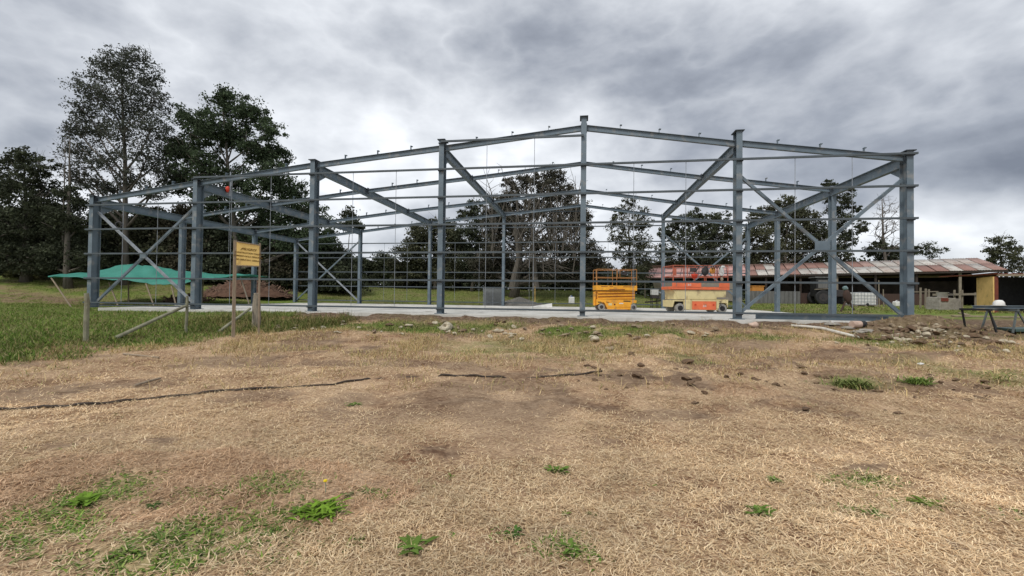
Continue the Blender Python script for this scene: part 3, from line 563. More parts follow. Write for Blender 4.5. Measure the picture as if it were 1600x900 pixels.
o = onl2('tool_bag', 'black tool bag hung on the rail of the orange and cream lift', 'bag', .22, 2.12); MB().lump((0, 0, .16), (.22, .10, .28), 3, 3).build('bag_body', 'black', o, smooth=True); MB().tube([(-.12, 0, .4), (-.06, -.02, .5), (.08, -.02, .5), (.14, 0, .38)], .015, 6).build('strap', 'black', o)
o = onl2('safety_harness', 'orange brown safety harness hung on the rail beside the black bag', 'harness', .62, 2.15); MB().lump((0, 0, .14), (.17, .08, .18), 5, 3).build('webbing', 'leather', o, smooth=True)
hb = MB()
for q in range(4): hb.tube([(-.1 + q * .13, -.05, .40), (-.05 + q * .13, -.09, .2 + .05 * (q % 2)), (.02 + q * .13, -.05, .38)], .022, 6)
hb.build('strap', 'black', o)
o = onl2('white_sack', 'white sack hung on the rail of the orange and cream lift', 'sack', 1.1, 1.98); MB().lump((0, 0, .28), (.17, .10, .30), 8, 3).build('sack_body', 'white_cloth', o, smooth=True); MB().lump((.05, 0, .52), (.20, .08, .09), 9, 2).build('sack_top', 'white_cloth', o, smooth=True)
o = onl2('power_tool_case', 'dark open tool case hung on the lift rail above an orange bucket', 'tool case', -.38, 2.22); MB().box(-.22, .12, -.05, .05, 0, .22).build('case', 'dark_steel', o, bevel=.03); MB().bar((.10, 0, .02), (.24, 0, .25), .05, .05).build('lid', 'dark_steel', o)
o = onl2('orange_bucket', 'small orange bucket hung low on the orange and cream lift rail', 'bucket', -.36, 1.86); MB().lathe([(.12, 0), (.17, .2), (.175, .24), (.15, .24), (.11, .05)], n=16).build('bucket_body', 'red_plastic', o, smooth=True); MB().tube([(-.17, 0, .22), (-.1, 0, .36), (.1, 0, .36), (.17, 0, .22)], .01, 5).build('handle', 'black', o)
o = onl2('cream_pouch', 'small cream pouch hung on the lift rail under the white sack', 'pouch', 1.12, 1.70); MB().lump((0, 0, .14), (.10, .06, .13), 4, 2).build('pouch_body', 'wood_tan', o, smooth=True); MB().tube([(0, 0, .26), (0, -.0, .34)], .012, 5).build('cord', 'black', o)
# ---------------------------------------------------------------- things hung on the frame
o = thing('chain_hoist', 'red chain hoist hanging on the girder behind the second front column', 'hoist', at(356, 296, 22.6)); MB().lump((0, 0, 0), (.13, .12, .17), 2, 3).build('hoist_body', 'red_plastic', o, smooth=True)
hh = MB(); hh.tube([(.12, 0, .9), (.13, 0, .2), (.12, 0, -.35)], .028, 6); hh.tube([(.22, 0, .75), (.2, 0, .2)], .02, 6); hh.build('lifting_rod', 'galv', o); MB().tube([(.12, 0, -.3), (.12, 0, -3.2)], .012, 5).build('hand_chain', 'galv', o)
o = thing('cable_coil', 'black cable coil hanging under the leftmost girder', 'cable coil', at(186, 352, 24.2)); tt = [(.17 * math.cos(t), 0, .17 * math.sin(t)) for t in np.linspace(0, 2 * math.pi, 25)]; MB().tube(tt, .055, 8).build('coil', 'black', o, smooth=True); MB().tube([(0, 0, .17), (0, 0, .45)], .012, 5).build('hook', 'black', o)
# ---------------------------------------------------------------- open shed at right
EL, ER = at(1008, 434, 47), at(1572, 421.5, 35.5)
du = Vector((ER.x - EL.x, ER.y - EL.y, 0)); SL = du.length; du.normalize(); dn = Vector((-du.y, du.x, 0))      # dn points away from the camera
RL, RR = at(1041, 418, 49.8), at(1548, 400, 38.6)
shed = thing('open_shed', 'long open farm shed with patched rusty and pink corrugated roof', 'shed', Vector((EL.x, EL.y, 0)).lerp(Vector((ER.x, ER.y, 0)), .5) + dn * 3)
SO = shed.location.copy(); SO.z = .4; shed.location = SO
def spt(s, n_, z): return Vector((EL.x, EL.y, 0)) + du * s + dn * n_ + UP * z - SO
DPT = 4.2
def roof_z(s): return EL.z + (ER.z - EL.z) * s / SL
ridge_dz = .95 * (RL.z - EL.z) + .0
def rustmat():
    m = bpy.data.materials.new('rust_roof'); m.use_nodes = True; t = m.node_tree; b = t.nodes['Principled BSDF']; n = t.nodes.new; l = t.links.new
    a = n('ShaderNodeAttribute'); a.attribute_name = 'tint'; g = n('ShaderNodeNewGeometry'); x = n('ShaderNodeTexNoise'); x.inputs['Scale'].default_value = 2.2; x.inputs['Detail'].default_value = 8; l(g.outputs['Position'], x.inputs[0])
    r = n('ShaderNodeMapRange'); r.inputs[1].default_value = .5; r.inputs[2].default_value = .62; l(x.outputs[0], r.inputs[0]); mm = n('ShaderNodeMath'); mm.operation = 'MULTIPLY'; mm.inputs[1].default_value = .5; l(r.outputs[0], mm.inputs[0])
    mi = n('ShaderNodeMix'); mi.data_type = 'RGBA'; l(mm.outputs[0], mi.inputs[0]); l(a.outputs['Color'], mi.inputs[6]); mi.inputs[7].default_value = (.21, .12, .095, 1); l(mi.outputs[2], b.inputs['Base Color']); b.inputs['Roughness'].default_value = .75; return m
RM = rustmat(); rr2 = random.Random(4)
def roof_sheet(s0, s1, n0, n1, z0, z1, skew0, skew1, tint, lift=0):
    k = 10; V = []; F = []
    for j in range(k + 1):
        c = (.018 if j % 2 else -.018) + lift
        sa = s0 + (s1 - s0) * j / k
        V.append(tuple(spt(sa + skew0, n0, z0 + c))); V.append(tuple(spt(sa + skew1, n1, z1 + c)))
    for j in range(k): F.append((2 * j, 2 * j + 2, 2 * j + 3, 2 * j + 1))
    return V, F, tint
rust = [(.23, .125, .10), (.28, .165, .135), (.25, .14, .115), (.33, .22, .19)]; grey = [(.44, .43, .40), (.38, .36, .33), (.48, .46, .42), (.40, .35, .31)]
Vs = []; Fs = []; Ts = []
skL = 0.0
nsheets = 32
for i in range(nsheets):
    f0 = i / nsheets; f1 = (i + 1) / nsheets; s0, s1 = SL * f0, SL * f1 - .03
    pink = f1 < .36
    for row in range(2):
        n0, n1 = (-.35, 1.75) if row == 0 else (1.65, DPT - .1)
        z0 = roof_z(s0) + (RL.z - EL.z) * (0 if row == 0 else .47) + row * .03; z1 = roof_z(s0) + (RL.z - EL.z) * (.5 if row == 0 else 1)
        tn = (.46, .27, .245) if pink else rr2.choice(grey if rr2.random() < .46 + .5 * max(0, f0 - .6) * 1.6 else rust)
        sk = 0 if pink else rr2.uniform(-.05, .05)
        V_, F_, t_ = roof_sheet(s0, s1, n0, n1, z0, z1, 0, sk, tn, rr2.uniform(0, .02)); k = len(Vs); Vs += V_; Fs += [tuple(k + q for q in f) for f in F_]; Ts += [t_] * len(V_)
# rear pitch
V_, F_, t_ = roof_sheet(0, SL, DPT - .1, 2 * DPT, roof_z(SL / 2) + (RL.z - EL.z), roof_z(SL / 2), 0, 0, (.3, .2, .16)); k = len(Vs); Vs += V_; Fs += [tuple(k + q for q in f) for f in F_]; Ts += [t_] * len(V_)
rf = npmesh('roof', Vs, Fs, RM, shed, tint=np.array(Ts)); mo = rf.modifiers.new('s', 'SOLIDIFY'); mo.thickness = .03
zb_ = .1
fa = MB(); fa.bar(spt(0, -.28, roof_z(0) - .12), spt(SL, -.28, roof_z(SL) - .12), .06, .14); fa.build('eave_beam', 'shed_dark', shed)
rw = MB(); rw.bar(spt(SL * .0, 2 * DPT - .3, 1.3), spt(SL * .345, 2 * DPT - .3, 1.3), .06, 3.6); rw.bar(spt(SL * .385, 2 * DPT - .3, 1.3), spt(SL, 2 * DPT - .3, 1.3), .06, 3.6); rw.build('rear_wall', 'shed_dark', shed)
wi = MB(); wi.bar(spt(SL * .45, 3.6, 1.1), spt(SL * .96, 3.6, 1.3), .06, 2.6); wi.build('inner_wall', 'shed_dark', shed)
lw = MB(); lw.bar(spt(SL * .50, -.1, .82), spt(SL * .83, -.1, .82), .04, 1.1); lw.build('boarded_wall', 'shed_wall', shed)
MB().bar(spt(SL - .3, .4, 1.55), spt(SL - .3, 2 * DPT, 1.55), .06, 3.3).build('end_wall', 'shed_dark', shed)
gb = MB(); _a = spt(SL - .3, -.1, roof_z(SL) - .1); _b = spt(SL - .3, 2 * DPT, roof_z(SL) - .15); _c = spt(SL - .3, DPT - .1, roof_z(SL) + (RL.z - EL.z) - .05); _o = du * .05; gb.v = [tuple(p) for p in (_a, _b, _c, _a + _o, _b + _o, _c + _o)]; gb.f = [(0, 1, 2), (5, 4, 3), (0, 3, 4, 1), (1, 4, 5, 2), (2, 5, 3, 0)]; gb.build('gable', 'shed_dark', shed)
for j in range(11):
    s_ = SL * j / 10; MB().bar(spt(s_, 0, -.1), spt(s_, 0, roof_z(s_) - .1), .16, .16, dn).build('post', 'shed_dark' if j % 3 else 'wood_grey', shed)
def onspt(s, n_): p = spt(s, n_, 0) + SO; return Vector((p.x, p.y, hz(p.x, p.y)))
# low corrugated screen under the shed
def sheet_wall(px0, px1, pyt, pyb, dep, name, label, m):
    a_, b_ = at(px0, pyb, dep), at(px1, pyb, dep - .4); t_ = at(px0, pyt, dep).z; bz = min(hz(a_.x, a_.y), hz(b_.x, b_.y)) - .1; n_ = 24; V = []; F = []
    for j in range(n_ + 1):
        p_ = a_.lerp(b_, j / n_); o_ = .03 * (1 if j % 2 else -1); V += [(p_.x - a_.x, p_.y - a_.y + o_, 0), (p_.x - a_.x, p_.y - a_.y + o_, t_ - bz)]
    for j in range(n_): F.append((2 * j, 2 * j + 2, 2 * j + 3, 2 * j + 1))
    mb_ = MB(); mb_.v = V; mb_.f = F; o_ = mb_.build(name, m); o_.location = (a_.x, a_.y, bz); s__ = o_.modifiers.new('s', 'SOLIDIFY'); s__.thickness = .02; tag(o_, label, 'metal sheet'); return o_
sheet_wall(1172, 1250, 454.5, 471, 41, 'corrugated_screen', 'low dark grey corrugated screen under the shed roof', 'sheet_grey')
o = thing('orange_crate', 'orange crate showing above the grey corrugated screen in the shed', 'crate', at(1182, 454, 41.8)); MB().box(-.55, .55, -.3, .3, -.9, .42).build('crate_body', 'leather', o, bevel=.02); MB().box(-.6, .6, -.34, .34, .38, .46).build('crate_rim', 'leather', o)
o_ = at(1257, 465, 50); 
for j, (px_) in enumerate((1265, 1273.5)):
    q = at(px_, 464, 50); o = thing('two_tone_drum', ('left' if j == 0 else 'right') + ' one of two blue drums with white tops seen through the shed', 'drum', (q.x, q.y, hz(q.x, q.y)), 0, 'blue and white drums beyond the shed')
    hh_ = at(px_, 447, 50).z - o.location.z; MB().lathe([(.24, 0), (.25, .03), (.25, hh_ * .55), (.24, hh_ * .56)], n=16).build('drum_body', 'blue_plastic', o); MB().lathe([(.24, hh_ * .56), (.245, hh_ * .6), (.24, hh_ - .05), (.15, hh_)], n=16).build('white_top', 'white_plastic', o)
# old tractor under the shed
q = at(1290, 472, 39.5); tr = thing('old_tractor', 'dark old tractor with cab parked under the shed', 'tractor', (q.x, q.y, hz(q.x, q.y)), R(-12))
MB().prism([(-.1, .7), (1.7, .7), (1.75, 1.25), (.1, 1.35)], -.35, .35).build('bonnet', 'dark_steel', tr, bevel=.04)
cbn = MB().prism([(-1.0, .7), (.1, .7), (.1, 1.5), (-.05, 2.35), (-1.0, 2.35)], -.6, .6).build('cab', 'black', tr, bevel=.03); MB().box(-.85, -.1, -.63, -.6, 1.45, 2.15).build('window', 'sheet_grey', cbn)
MB().box(-1.1, .15, -.68, .68, 2.36, 2.46).build('cab_roof', 'sheet_grey', tr)
wheel(tr, -.55, -.75, .62, .30, 'black', 'dark_steel'); wheel(tr, -.55, .75, .62, .30, 'black', 'dark_steel'); wheel(tr, 1.4, -.6, .36, .2, 'black', 'dark_steel'); wheel(tr, 1.4, .6, .36, .2, 'black', 'dark_steel')
MB().bar((-1.2, -.78, 1.32), (.3, -.78, 1.42), .25, .06).build('mudguard', 'wood_grey', tr)
# dark machine beside the tank
g = gh(1323, 486); td = thing('draped_tripod', 'dark brown cloth draped over a tripod in grass left of the white tank', 'tripod', g); hT = at(1320, 446, g.y).z - g.z
MB().tube([(0, 0, hT * .45), (-.42, -.1, -.02)], .05, 6).build('leg', 'shed_wall', td); MB().tube([(0.1, 0, hT * .45), (.38, -.1, -.02)], .05, 6).build('leg', 'shed_wall', td); MB().tube([(0, .1, hT * .45), (.05, .45, 0)], .05, 6).build('leg', 'shed_wall', td)
MB().lump((.05, 0, hT * .58), (.24, .2, hT * .34), 6, 3).build('cloth', 'shed_wall', td, smooth=True); MB().lump((-.06, 0, hT * .90), (.17, .15, hT * .10), 7, 3).build('hood', 'glass_teal', td, smooth=True)
# IBC tank
g = gh(1344, 479); kx = (1360 - 1328) / FPX * g.y; hT = at(1344, 457, g.y).z - g.z
tk = thing('liquid_tank', 'white plastic caged liquid tank standing in grass before the shed', 'tank', g, R(-6)); w = kx / 2
MB().box(-w + .04, w - .04, -w * .8, w * .8, .14, hT - .03).build('container', 'white_plastic', tk, bevel=.06)
cg = MB()
for j in range(8):
    x = -w + 2 * w * j / 7; cg.tube([(x, -w * .84, .14), (x, -w * .84, hT)], .014, 5)
    cg.tube([(x, -w * .84, hT), (x, w * .84, hT)], .012, 5)
for j in range(5): z = .16 + (hT - .17) * j / 4; cg.tube([(-w, -w * .84, z), (w, -w * .84, z), (w, w * .84, z), (-w, w * .84, z), (-w, -w * .84, z)], .014, 5)
cg.build('cage', 'galv', tk); pl = MB()
for x in (-w, -.1, w - .2): pl.box(x, x + .2, -w * .84, w * .84, 0, .1)
pl.box(-w, w, -w * .84, w * .84, .1, .135); pl.build('pallet', 'wood_grey', tk); MB().tube([(0.1, -w * .9, .2), (.1, -w * .8, .2)], .09, 10).build('valve', 'black', tk); MB().lathe([(.14, hT - .03), (.14, hT + .05), (.1, hT + .06)], n=14).build('cap', 'black', tk)
# small jug
def jug(px, pyt, pyb, name, label, cat, wpx, m='white_plastic', dep=None, blue=False):
    g = gh(px, pyb) if dep is None else at(px, pyb, dep); h_ = at(px, pyt, g.y).z - g.z; w_ = wpx / FPX * g.y / 2
    o = thing(name, label, cat, g); MB().box(-w_, w_, -w_ * .7, w_ * .7, 0, h_ * .85).build('body', m, o, bevel=w_ * .25); MB().lathe([(w_ * .3, h_ * .85), (w_ * .3, h_), (w_ * .28, h_)], n=12).build('cap', 'blue_plastic' if blue else 'dark_steel', o)
    MB().tube([(-w_ * .6, 0, h_ * .84), (-w_ * .4, 0, h_ * 1.0), (w_ * .1, 0, h_ * .98)], w_ * .08, 6).build('handle', m, o); return o
jug(1403, 469.5, 479, 'plastic_container', 'squat white plastic container in grass beside the rightmost column', 'container', 12)
jug(893, 462, 474.5, 'plastic_container', 'pale plastic container with blue cap behind the slab beside the ridge column', 'container', 9, blue=True)
# concrete block with tub
g = gh(1474, 484); hT = at(1474, 464, g.y).z - g.z; w = 36 / FPX * g.y / 2
bl = thing('concrete_block', 'rough concrete block standing in grass right of the rightmost column', 'concrete block', g, R(4)); mbk = MB().quad_box([(-w, -.45, -.1), (w, -.45, -.05), (w, .45, -.05), (-w, .45, -.1), (-w * .98, -.42, hT), (w * .98, -.42, hT * .86), (w * .98, .42, hT * .86), (-w * .98, .42, hT)])
mbk.build('block', 'concrete_old', bl, bevel=.04); MB().box(-w * .9, -w * .25, -.47, -.44, hT * .66, hT * .92).build('brick_patch', 'rust_red', bl)
q = g + Vector((-.05, .0, hT * .93)); ft = thing('feed_tub', 'white tub holding black straps on top of the concrete block', 'tub', (q.x, q.y, q.z)); hh_ = .34
MB().lathe([(.18, 0), (.24, hh_), (.25, hh_), (.22, hh_ - .02), (.16, .03)], n=18, sx=1.5).build('tub', 'white_plastic', ft, smooth=True)
sbb = MB()
for j in (2, 3, 4): sbb.tube([(-.1 + .1 * j, -.1, hh_ * .9), (-.05 + .1 * j, -.28, hh_ * .8), (-.02 + .08 * j, -.36, hh_ * .35)], .02, 5)
sbb.build('strap', 'black', ft)
# rail fence before shed
fz = 30.5
fn = thing('rail_fence', 'weathered wooden rail fence running in front of the dark shed', 'fence', at(1480, 470, fz))
def rel(o, p): return Vector(p) - o.location
for px_, pyt in ((1438, 449.5), (1446, 451), (1451, 452), (1491, 453), (1503, 453), (1524, 457)):
    p_ = at(px_, 470, fz); t_ = at(px_, pyt, fz); MB().bar(rel(fn, (p_.x, p_.y, hz(p_.x, p_.y) - .1)), rel(fn, (p_.x + .02, p_.y, t_.z)), .10, .07, (0, 1, 0)).build('post', 'wood_grey', fn)
MB().bar(rel(fn, at(1457, 460.5, fz - .1)), rel(fn, at(1527, 459.5, fz - .1)), .04, .14).build('rail', 'wood_grey', fn); MB().bar(rel(fn, at(1428, 456, fz + .1)), rel(fn, at(1466, 455.5, fz + .1)), .03, .07).build('rail', 'wood_grey', fn)
# thin stakes leaning near shed
for j, (px_, a_, b_) in enumerate(((1374, 438, 466), (1381, 452, 470))):
    p_ = at(px_, b_, 32.0); pole(Vector((p_.x, p_.y, hz(p_.x, p_.y) - .05)), at(px_ - 1, a_, 32.0), .035, 'wooden_stake', ('tall' if j == 0 else 'short') + ' thin wooden stake standing between white tank and rightmost column', 'stake', 'wood_grey', 'stakes before the shed')
# yellow fronted shack
sk = thing('yellow_shack', 'low shack with yellow board side and rusty roof at the right edge', 'shack', at(1554, 472, 24.5)); sz = at(1554, 472, 24.5).z; gz_ = hz(sk.location.x, 24.5) - sz
A_ = rel(sk, at(1527, 470, 26.0)); B_ = rel(sk, at(1553, 472, 24.5)); zt_ = at(1553, 432, 24.5).z - sz; zt2 = at(1527, 434.5, 26).z - sz
d2 = (B_ - A_); n2_ = Vector((d2.y, -d2.x, 0)).normalized() * .03
MB().quad_box([Vector((A_.x, A_.y, gz_)) + n2_, Vector((B_.x, B_.y, gz_)) + n2_, Vector((B_.x, B_.y, gz_)) - n2_, Vector((A_.x, A_.y, gz_)) - n2_, Vector((A_.x, A_.y, zt2)) + n2_, Vector((B_.x, B_.y, zt_)) + n2_, Vector((B_.x, B_.y, zt_)) - n2_, Vector((A_.x, A_.y, zt2)) - n2_]).build('side_wall', 'yellow_board', sk)
MB().bar((B_.x + .12, B_.y + .03, gz_), (B_.x + .12, B_.y + .03, zt_), .2, .12, (0, 1, 0)).build('corner_post', 'rust_red', sk)
MB().bar((B_.x + .1, B_.y - .1, zt_ + .07), (B_.x + 5.4, B_.y - .5, zt_ + .13), .1, .10).build('roof_edge', 'wood_tan', sk)
MB().quad_box([(B_.x - .1, B_.y - .1, zt_ + .13), (B_.x + 5.4, B_.y - .5, zt_ + .19), (B_.x + 5.4, B_.y + 3, zt_ + .22), (A_.x - .1, A_.y + 2.2, zt_ + .14), (B_.x - .1, B_.y - .1, zt_ + .16), (B_.x + 5.4, B_.y - .5, zt_ + .23), (B_.x + 5.4, B_.y + 3, zt_ + .26), (A_.x - .1, A_.y + 2.2, zt_ + .18)]).build('roof', 'rust_red', sk)
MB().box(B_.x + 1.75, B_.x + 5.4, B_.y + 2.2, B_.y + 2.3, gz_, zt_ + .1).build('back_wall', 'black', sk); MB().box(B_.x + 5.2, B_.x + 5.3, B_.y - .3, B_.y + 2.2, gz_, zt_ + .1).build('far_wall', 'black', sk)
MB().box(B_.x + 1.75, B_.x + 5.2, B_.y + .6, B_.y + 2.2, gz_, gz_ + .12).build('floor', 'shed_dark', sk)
# beam on trestles with hard hat
g = gh(1533, 516); dB = g.y; q1 = at(1520, 479.5, dB); q2 = at(1600, 480, dB - .35); dirb = (q2 - q1).normalized(); q2 = q1 + dirb * 3.6
bm_ = thing('steel_beam', 'long steel beam lying across two trestles beside the hall', 'beam', q1); MB().ibeam((0, 0, 0), q2 - q1, .14, .09, .014, .01).build('beam_section', 'steel', bm_)
bz = q1.z - .045
def trestle(px_, lean, m, lab):
    x_ = at(px_, 480, dB - .05).x; gz0 = hz(x_, dB); o = thing('trestle', lab, 'trestle', (x_, dB - .05, gz0), 0, 'trestles under the beam'); h_ = bz - gz0 - .005
    MB().bar((-.1, -.45, h_ - .03), (-.1, .45, h_ - .03), .08, .06).build('crossbar', m, o)
    for y in (-.4, .4):
        MB().bar((-.1, y, h_ - .06), (-.1 + lean, y * 1.1, -.03), .04, .04, (0, 1, 0)).build('leg', m, o)
        if m != 'black': MB().bar((-.06, y, h_ - .06), (-.02 + .28, y * 1.1, -.03), .035, .035, (0, 1, 0)).build('leg', m, o)
    return o
trestle(1529, .16, 'black', 'black single legged trestle under the near end of the beam'); trestle(1570, -.16, 'trestle_grey', 'grey A shaped trestle under the beam below the hard hat')
q = q1 + dirb * ((1552 - 1520) / FPX * dB); hh = thing('hard_hat', 'white hard hat resting on the steel beam', 'hard hat', q + UP * .047)
MB().lathe([(.125, 0), (.125, .05), (.115, .10), (.085, .145), (.045, .165), (.005, .17)], n=24, sx=1.15).build('shell', 'white_plastic', hh, smooth=True); br = MB().lathe([(.125, 0), (.155, -.002), (.157, .008), (.124, .012)], c=(-.02, 0, 0), n=24, sx=1.2); br.build('brim', 'white_plastic', hh, smooth=True)
MB().bar((-.1, 0, .155), (.1, 0, .155), .03, .02).build('crest', 'white_plastic', hh)
# boards, sheet on the ground at right
def board(px0, py0, px1, py1, w_, h_, name, label, cat, m, grp=None, lift=.0):
    a_, b_ = gh(px0, py0), gh(px1, py1); c_ = a_.lerp(b_, .5); zz2 = max(a_.z, b_.z, hz(c_.x, c_.y)) + h_ / 2 + lift + .01
    a_.z = hz(a_.x, a_.y) + h_ / 2 + .01 + lift; b_.z = hz(b_.x, b_.y) + h_ / 2 + .01 + lift
    o = MB().bar(a_ - c_, b_ - c_, w_, h_).build(name, m, bevel=min(.006, h_ / 4)); o.location = c_; tag(o, label, cat, grp); return o
board(1488, 495, 1598, 497, .25, .06, 'timber_board', 'long pale board lying in grass behind the trestles', 'board', 'wood_tan')
board(1500, 490, 1512, 493, .2, .05, 'timber_board', 'short pale board scrap in grass behind the beam', 'board', 'wood_tan')
o = board(1572, 517.5, 1640, 517, .9, .08, 'metal_sheet', 'dark green metal sheet lying on the ground under the beam', 'metal sheet', 'olive_sheet')
# beams and trims lying at slab edge right
def onfront(u0, u1, v0, z, w_, h_, name, label, cat, m, kind='bar'):
    a_, b_ = bp(u0, v0, z), bp(u1, v0, z); c_ = a_.lerp(b_, .5); mb_ = MB(); (mb_.ibeam(a_ - c_, b_ - c_, w_, h_) if kind == 'i' else mb_.bar(a_ - c_, b_ - c_, w_, h_)); o = mb_.build(name, m); o.location = c_; tag(o, label, cat); return o
onfront(31.1, 35.9, .62, .115, .2, .22, 'spare_girder', 'spare blue grey girder lying on the slab between the two right columns', 'girder', 'steel', 'i')
onfront(32.9, 35.9, 1.05, .09, .16, .17, 'spare_purlin', 'shorter spare steel section lying behind the spare girder', 'beam', 'steel_dark', 'i')
onfront(33.3, 36.2, -.42, .00, .12, .07, 'white_edge_board', 'thin white edge board along the slab below the spare girder', 'board', 'white_plastic')
onfront(17.0, 19.3, -.50, -.06, .35, .12, 'concrete_kerb_piece', 'pale concrete kerb piece at the foot of the fourth front column', 'kerb piece', 'concrete')
onfront(.1, 6.2, -.33, .12, .03, .05, 'edge_rail', 'thin dark steel rail along the slab edge between the two left columns', 'rail', 'steel_dark')
# white pipe / kerb strip and pipe stub
pts = [gh(x, y) + UP * .05 for x, y in ((1236, 511), (1262, 513), (1285, 516), (1305, 521), (1325, 526), (1343, 531))]; c_ = pts[2].copy()
o = MB().tube([p - c_ for p in pts], [.04, .05, .055, .055, .05, .035], 8).build('white_drain_pipe', 'pipe_white', smooth=True); o.location = c_; tag(o, 'long curved white pipe half buried in dirt before the right bay', 'pipe')
g = gh(1340, 512); ps = thing('pipe_stub', 'short pink clay pipe with black mouth near the rightmost column', 'pipe', g + UP * .1, R(10)); MB().tube([(-.22, 0, 0), (.12, 0, 0)], .11, 16).build('pipe_body', 'pipe_pink', ps, smooth=False); MB().tube([(.10, 0, 0), (.24, -.02, 0)], .115, 16).build('collar', 'black', ps)
g = gh(1177, 511); o = MB().lump((0, 0, .08), (.18, .13, .13), 12, 3).build('broken_pipe', 'pipe_pink', smooth=True); o.location = g; tag(o, 'broken pinkish pipe lump in dirt below the fifth bay', 'rubble')
# concrete scraps near pipe
for j, (x, y) in enumerate(((1325, 515), (1352, 519), (1340, 522), (1300, 509))):
    g = gh(x, y); o = MB().lump((0, 0, .04), (.22 + .08 * (j % 2), .16, .07), 30 + j, 2).build('concrete_scrap', 'concrete_old'); o.location = g; tag(o, 'flat grey concrete scrap in the dirt near the clay pipe', 'rubble', 'concrete scraps near the clay pipe')
# ---------------------------------------------------------------- things behind the slab
g = Vector((at(771, 477, 35.6).x, 35.6, 0)); g.z = hz(g.x, g.y); cgx = thing('mesh_cage', 'grey mesh cage standing behind the rear wall of the hall', 'cage', g); hT = at(771, 449, 35.6).z - g.z; w = 16 / FPX * 35.6
fm = MB()
for x in (-w, -.05, w): fm.tube([(x, 0, 0), (x, 0, hT)], .022, 5)
for z in (.03, hT): fm.tube([(-w, 0, z), (w, 0, z)], .022, 5)
fm.tube([(-w, 0, 0), (-w, .8, 0), (-w, .8, hT), (-w, 0, hT)], .022, 5); fm.tube([(w, 0, 0), (w, .8, 0), (w, .8, hT), (w, 0, hT)], .022, 5); fm.build('cage_frame', 'galv', cgx)
wm = MB()
for j in range(26): x = -w + 2 * w * j / 25; wm.bar((x, .02, 0), (x, .02, hT), .012, .012, (0, 1, 0))
for j in range(20): z = hT * j / 19; wm.bar((-w, .02, z), (w, .02, z), .012, .012)
wm.build('mesh', 'mesh_grey', cgx); MB().box(-w + .02, w - .1, .3, .34, 0, hT * .95).build('back_panel', 'mesh_grey', cgx)
g = Vector((at(812, 476, 37).x, 37.0, 0)); g.z = hz(g.x, g.y) - .05
V = []; F = []; n_r, n_a = 14, 40
for i in range(n_r + 1):
    r_ = i / n_r
    for j in range(n_a): a_ = 2 * math.pi * j / n_a; x = 3.0 * r_ * math.cos(a_) * (1 + .12 * math.sin(3 * a_)); y = 1.5 * r_ * math.sin(a_); V.append((x, y, .95 * max(0, 1 - r_) ** 1.15 * (1 + .0 * a_) + .05 * (float(vn(x * 3 + 9, y * 3)) - .5)))
for i in range(n_r):
    for j in range(n_a): F.append((i * n_a + j, (i + 1) * n_a + j, (i + 1) * n_a + (j + 1) % n_a, i * n_a + (j + 1) % n_a))
mb_ = MB(); mb_.v = V; mb_.f = F; o = mb_.build('gravel_heap', 'gravel', smooth=True); o.location = g; tag(o, 'grey gravel heap behind the hall between two rear columns', 'gravel heap')
p_ = at(836, 462, 37.2); pole((p_.x, p_.y, hz(p_.x, p_.y)), at(836, 448, 37.2), .035, 'marker_stake', 'pale yellow marker stake standing behind the gravel heap', 'stake', 'yellow_board')
g = bp(0, 0); q = at(850, 482, 31.5); wb = MB(); wb.quad_box([(-.9, -.1, 0), (.55, -.3, 0), (.6, .3, 0), (-.9, .2, 0), (-.9, -.1, .03), (.55, -.3, .28), (.6, .3, .30), (-.9, .2, .05)]); o = wb.build('tilted_white_panel', 'white_plastic'); o.location = (q.x, q.y, .004); tag(o, 'white wedge shaped panel on the slab in front of the gravel heap', 'panel')
# beige dump trailer behind the orange lift
q = at(1092, 480, 37.5); tz = hz(q.x, q.y); dt = thing('tipping_trailer', 'beige tipping trailer parked behind the orange and cream lift', 'trailer', (q.x, q.y, tz)); zt_ = at(1092, 440, 37.5).z - tz
MB().prism([(-3.7, zt_), (-3.2, .7), (2.9, .7), (3.2, zt_), (3.1, zt_ - .02), (2.8, .8), (-3.1, .8), (-3.6, zt_ - .02)], -1.1, -1.05).build('rim', 'beige_metal', dt); MB().prism([(-3.65, zt_ - .01), (-3.15, .75), (2.85, .75), (3.15, zt_ - .01)], -1.04, 1.04).build('tipping_body', 'beige_metal', dt)
wheel(dt, -1.2, -.95, .42, .28, 'rubber', 'sheet_grey'); wheel(dt, -1.2, .95, .42, .28, 'rubber', 'sheet_grey'); wheel(dt, 1.0, -.95, .42, .28, 'rubber', 'sheet_grey'); wheel(dt, 1.0, .95, .42, .28, 'rubber', 'sheet_grey'); MB().bar((-4.6, 0, .5), (-2.8, 0, .7), .1, .12).build('drawbar', 'dark_steel', dt)
q = at(1023, 462, 36.5); tz = hz(q.x, q.y); mm_ = thing('motor_on_stand', 'grey white motor unit on a stand left of the tipping trailer', 'motor', (q.x, q.y, tz)); zt_ = at(1023, 451, 36.5).z - tz
MB().box(-.3, .25, -.25, .25, zt_ - .55, zt_).build('housing', 'white_cloth', mm_, bevel=.05); MB().tube([(.25, 0, zt_ - .3), (.5, 0, zt_ - .35)], .09, 10).build('pipe', 'galv', mm_); MB().box(-.32, .3, -.27, .27, zt_ - .8, zt_ - .57).build('base', 'dark_steel', mm_)
for x in (-.25, .2):
    for y in (-.2, .2): MB().bar((x, y, 0), (x, y, zt_ - .8), .05, .05, (0, 1, 0)).build('leg', 'dark_steel', mm_)
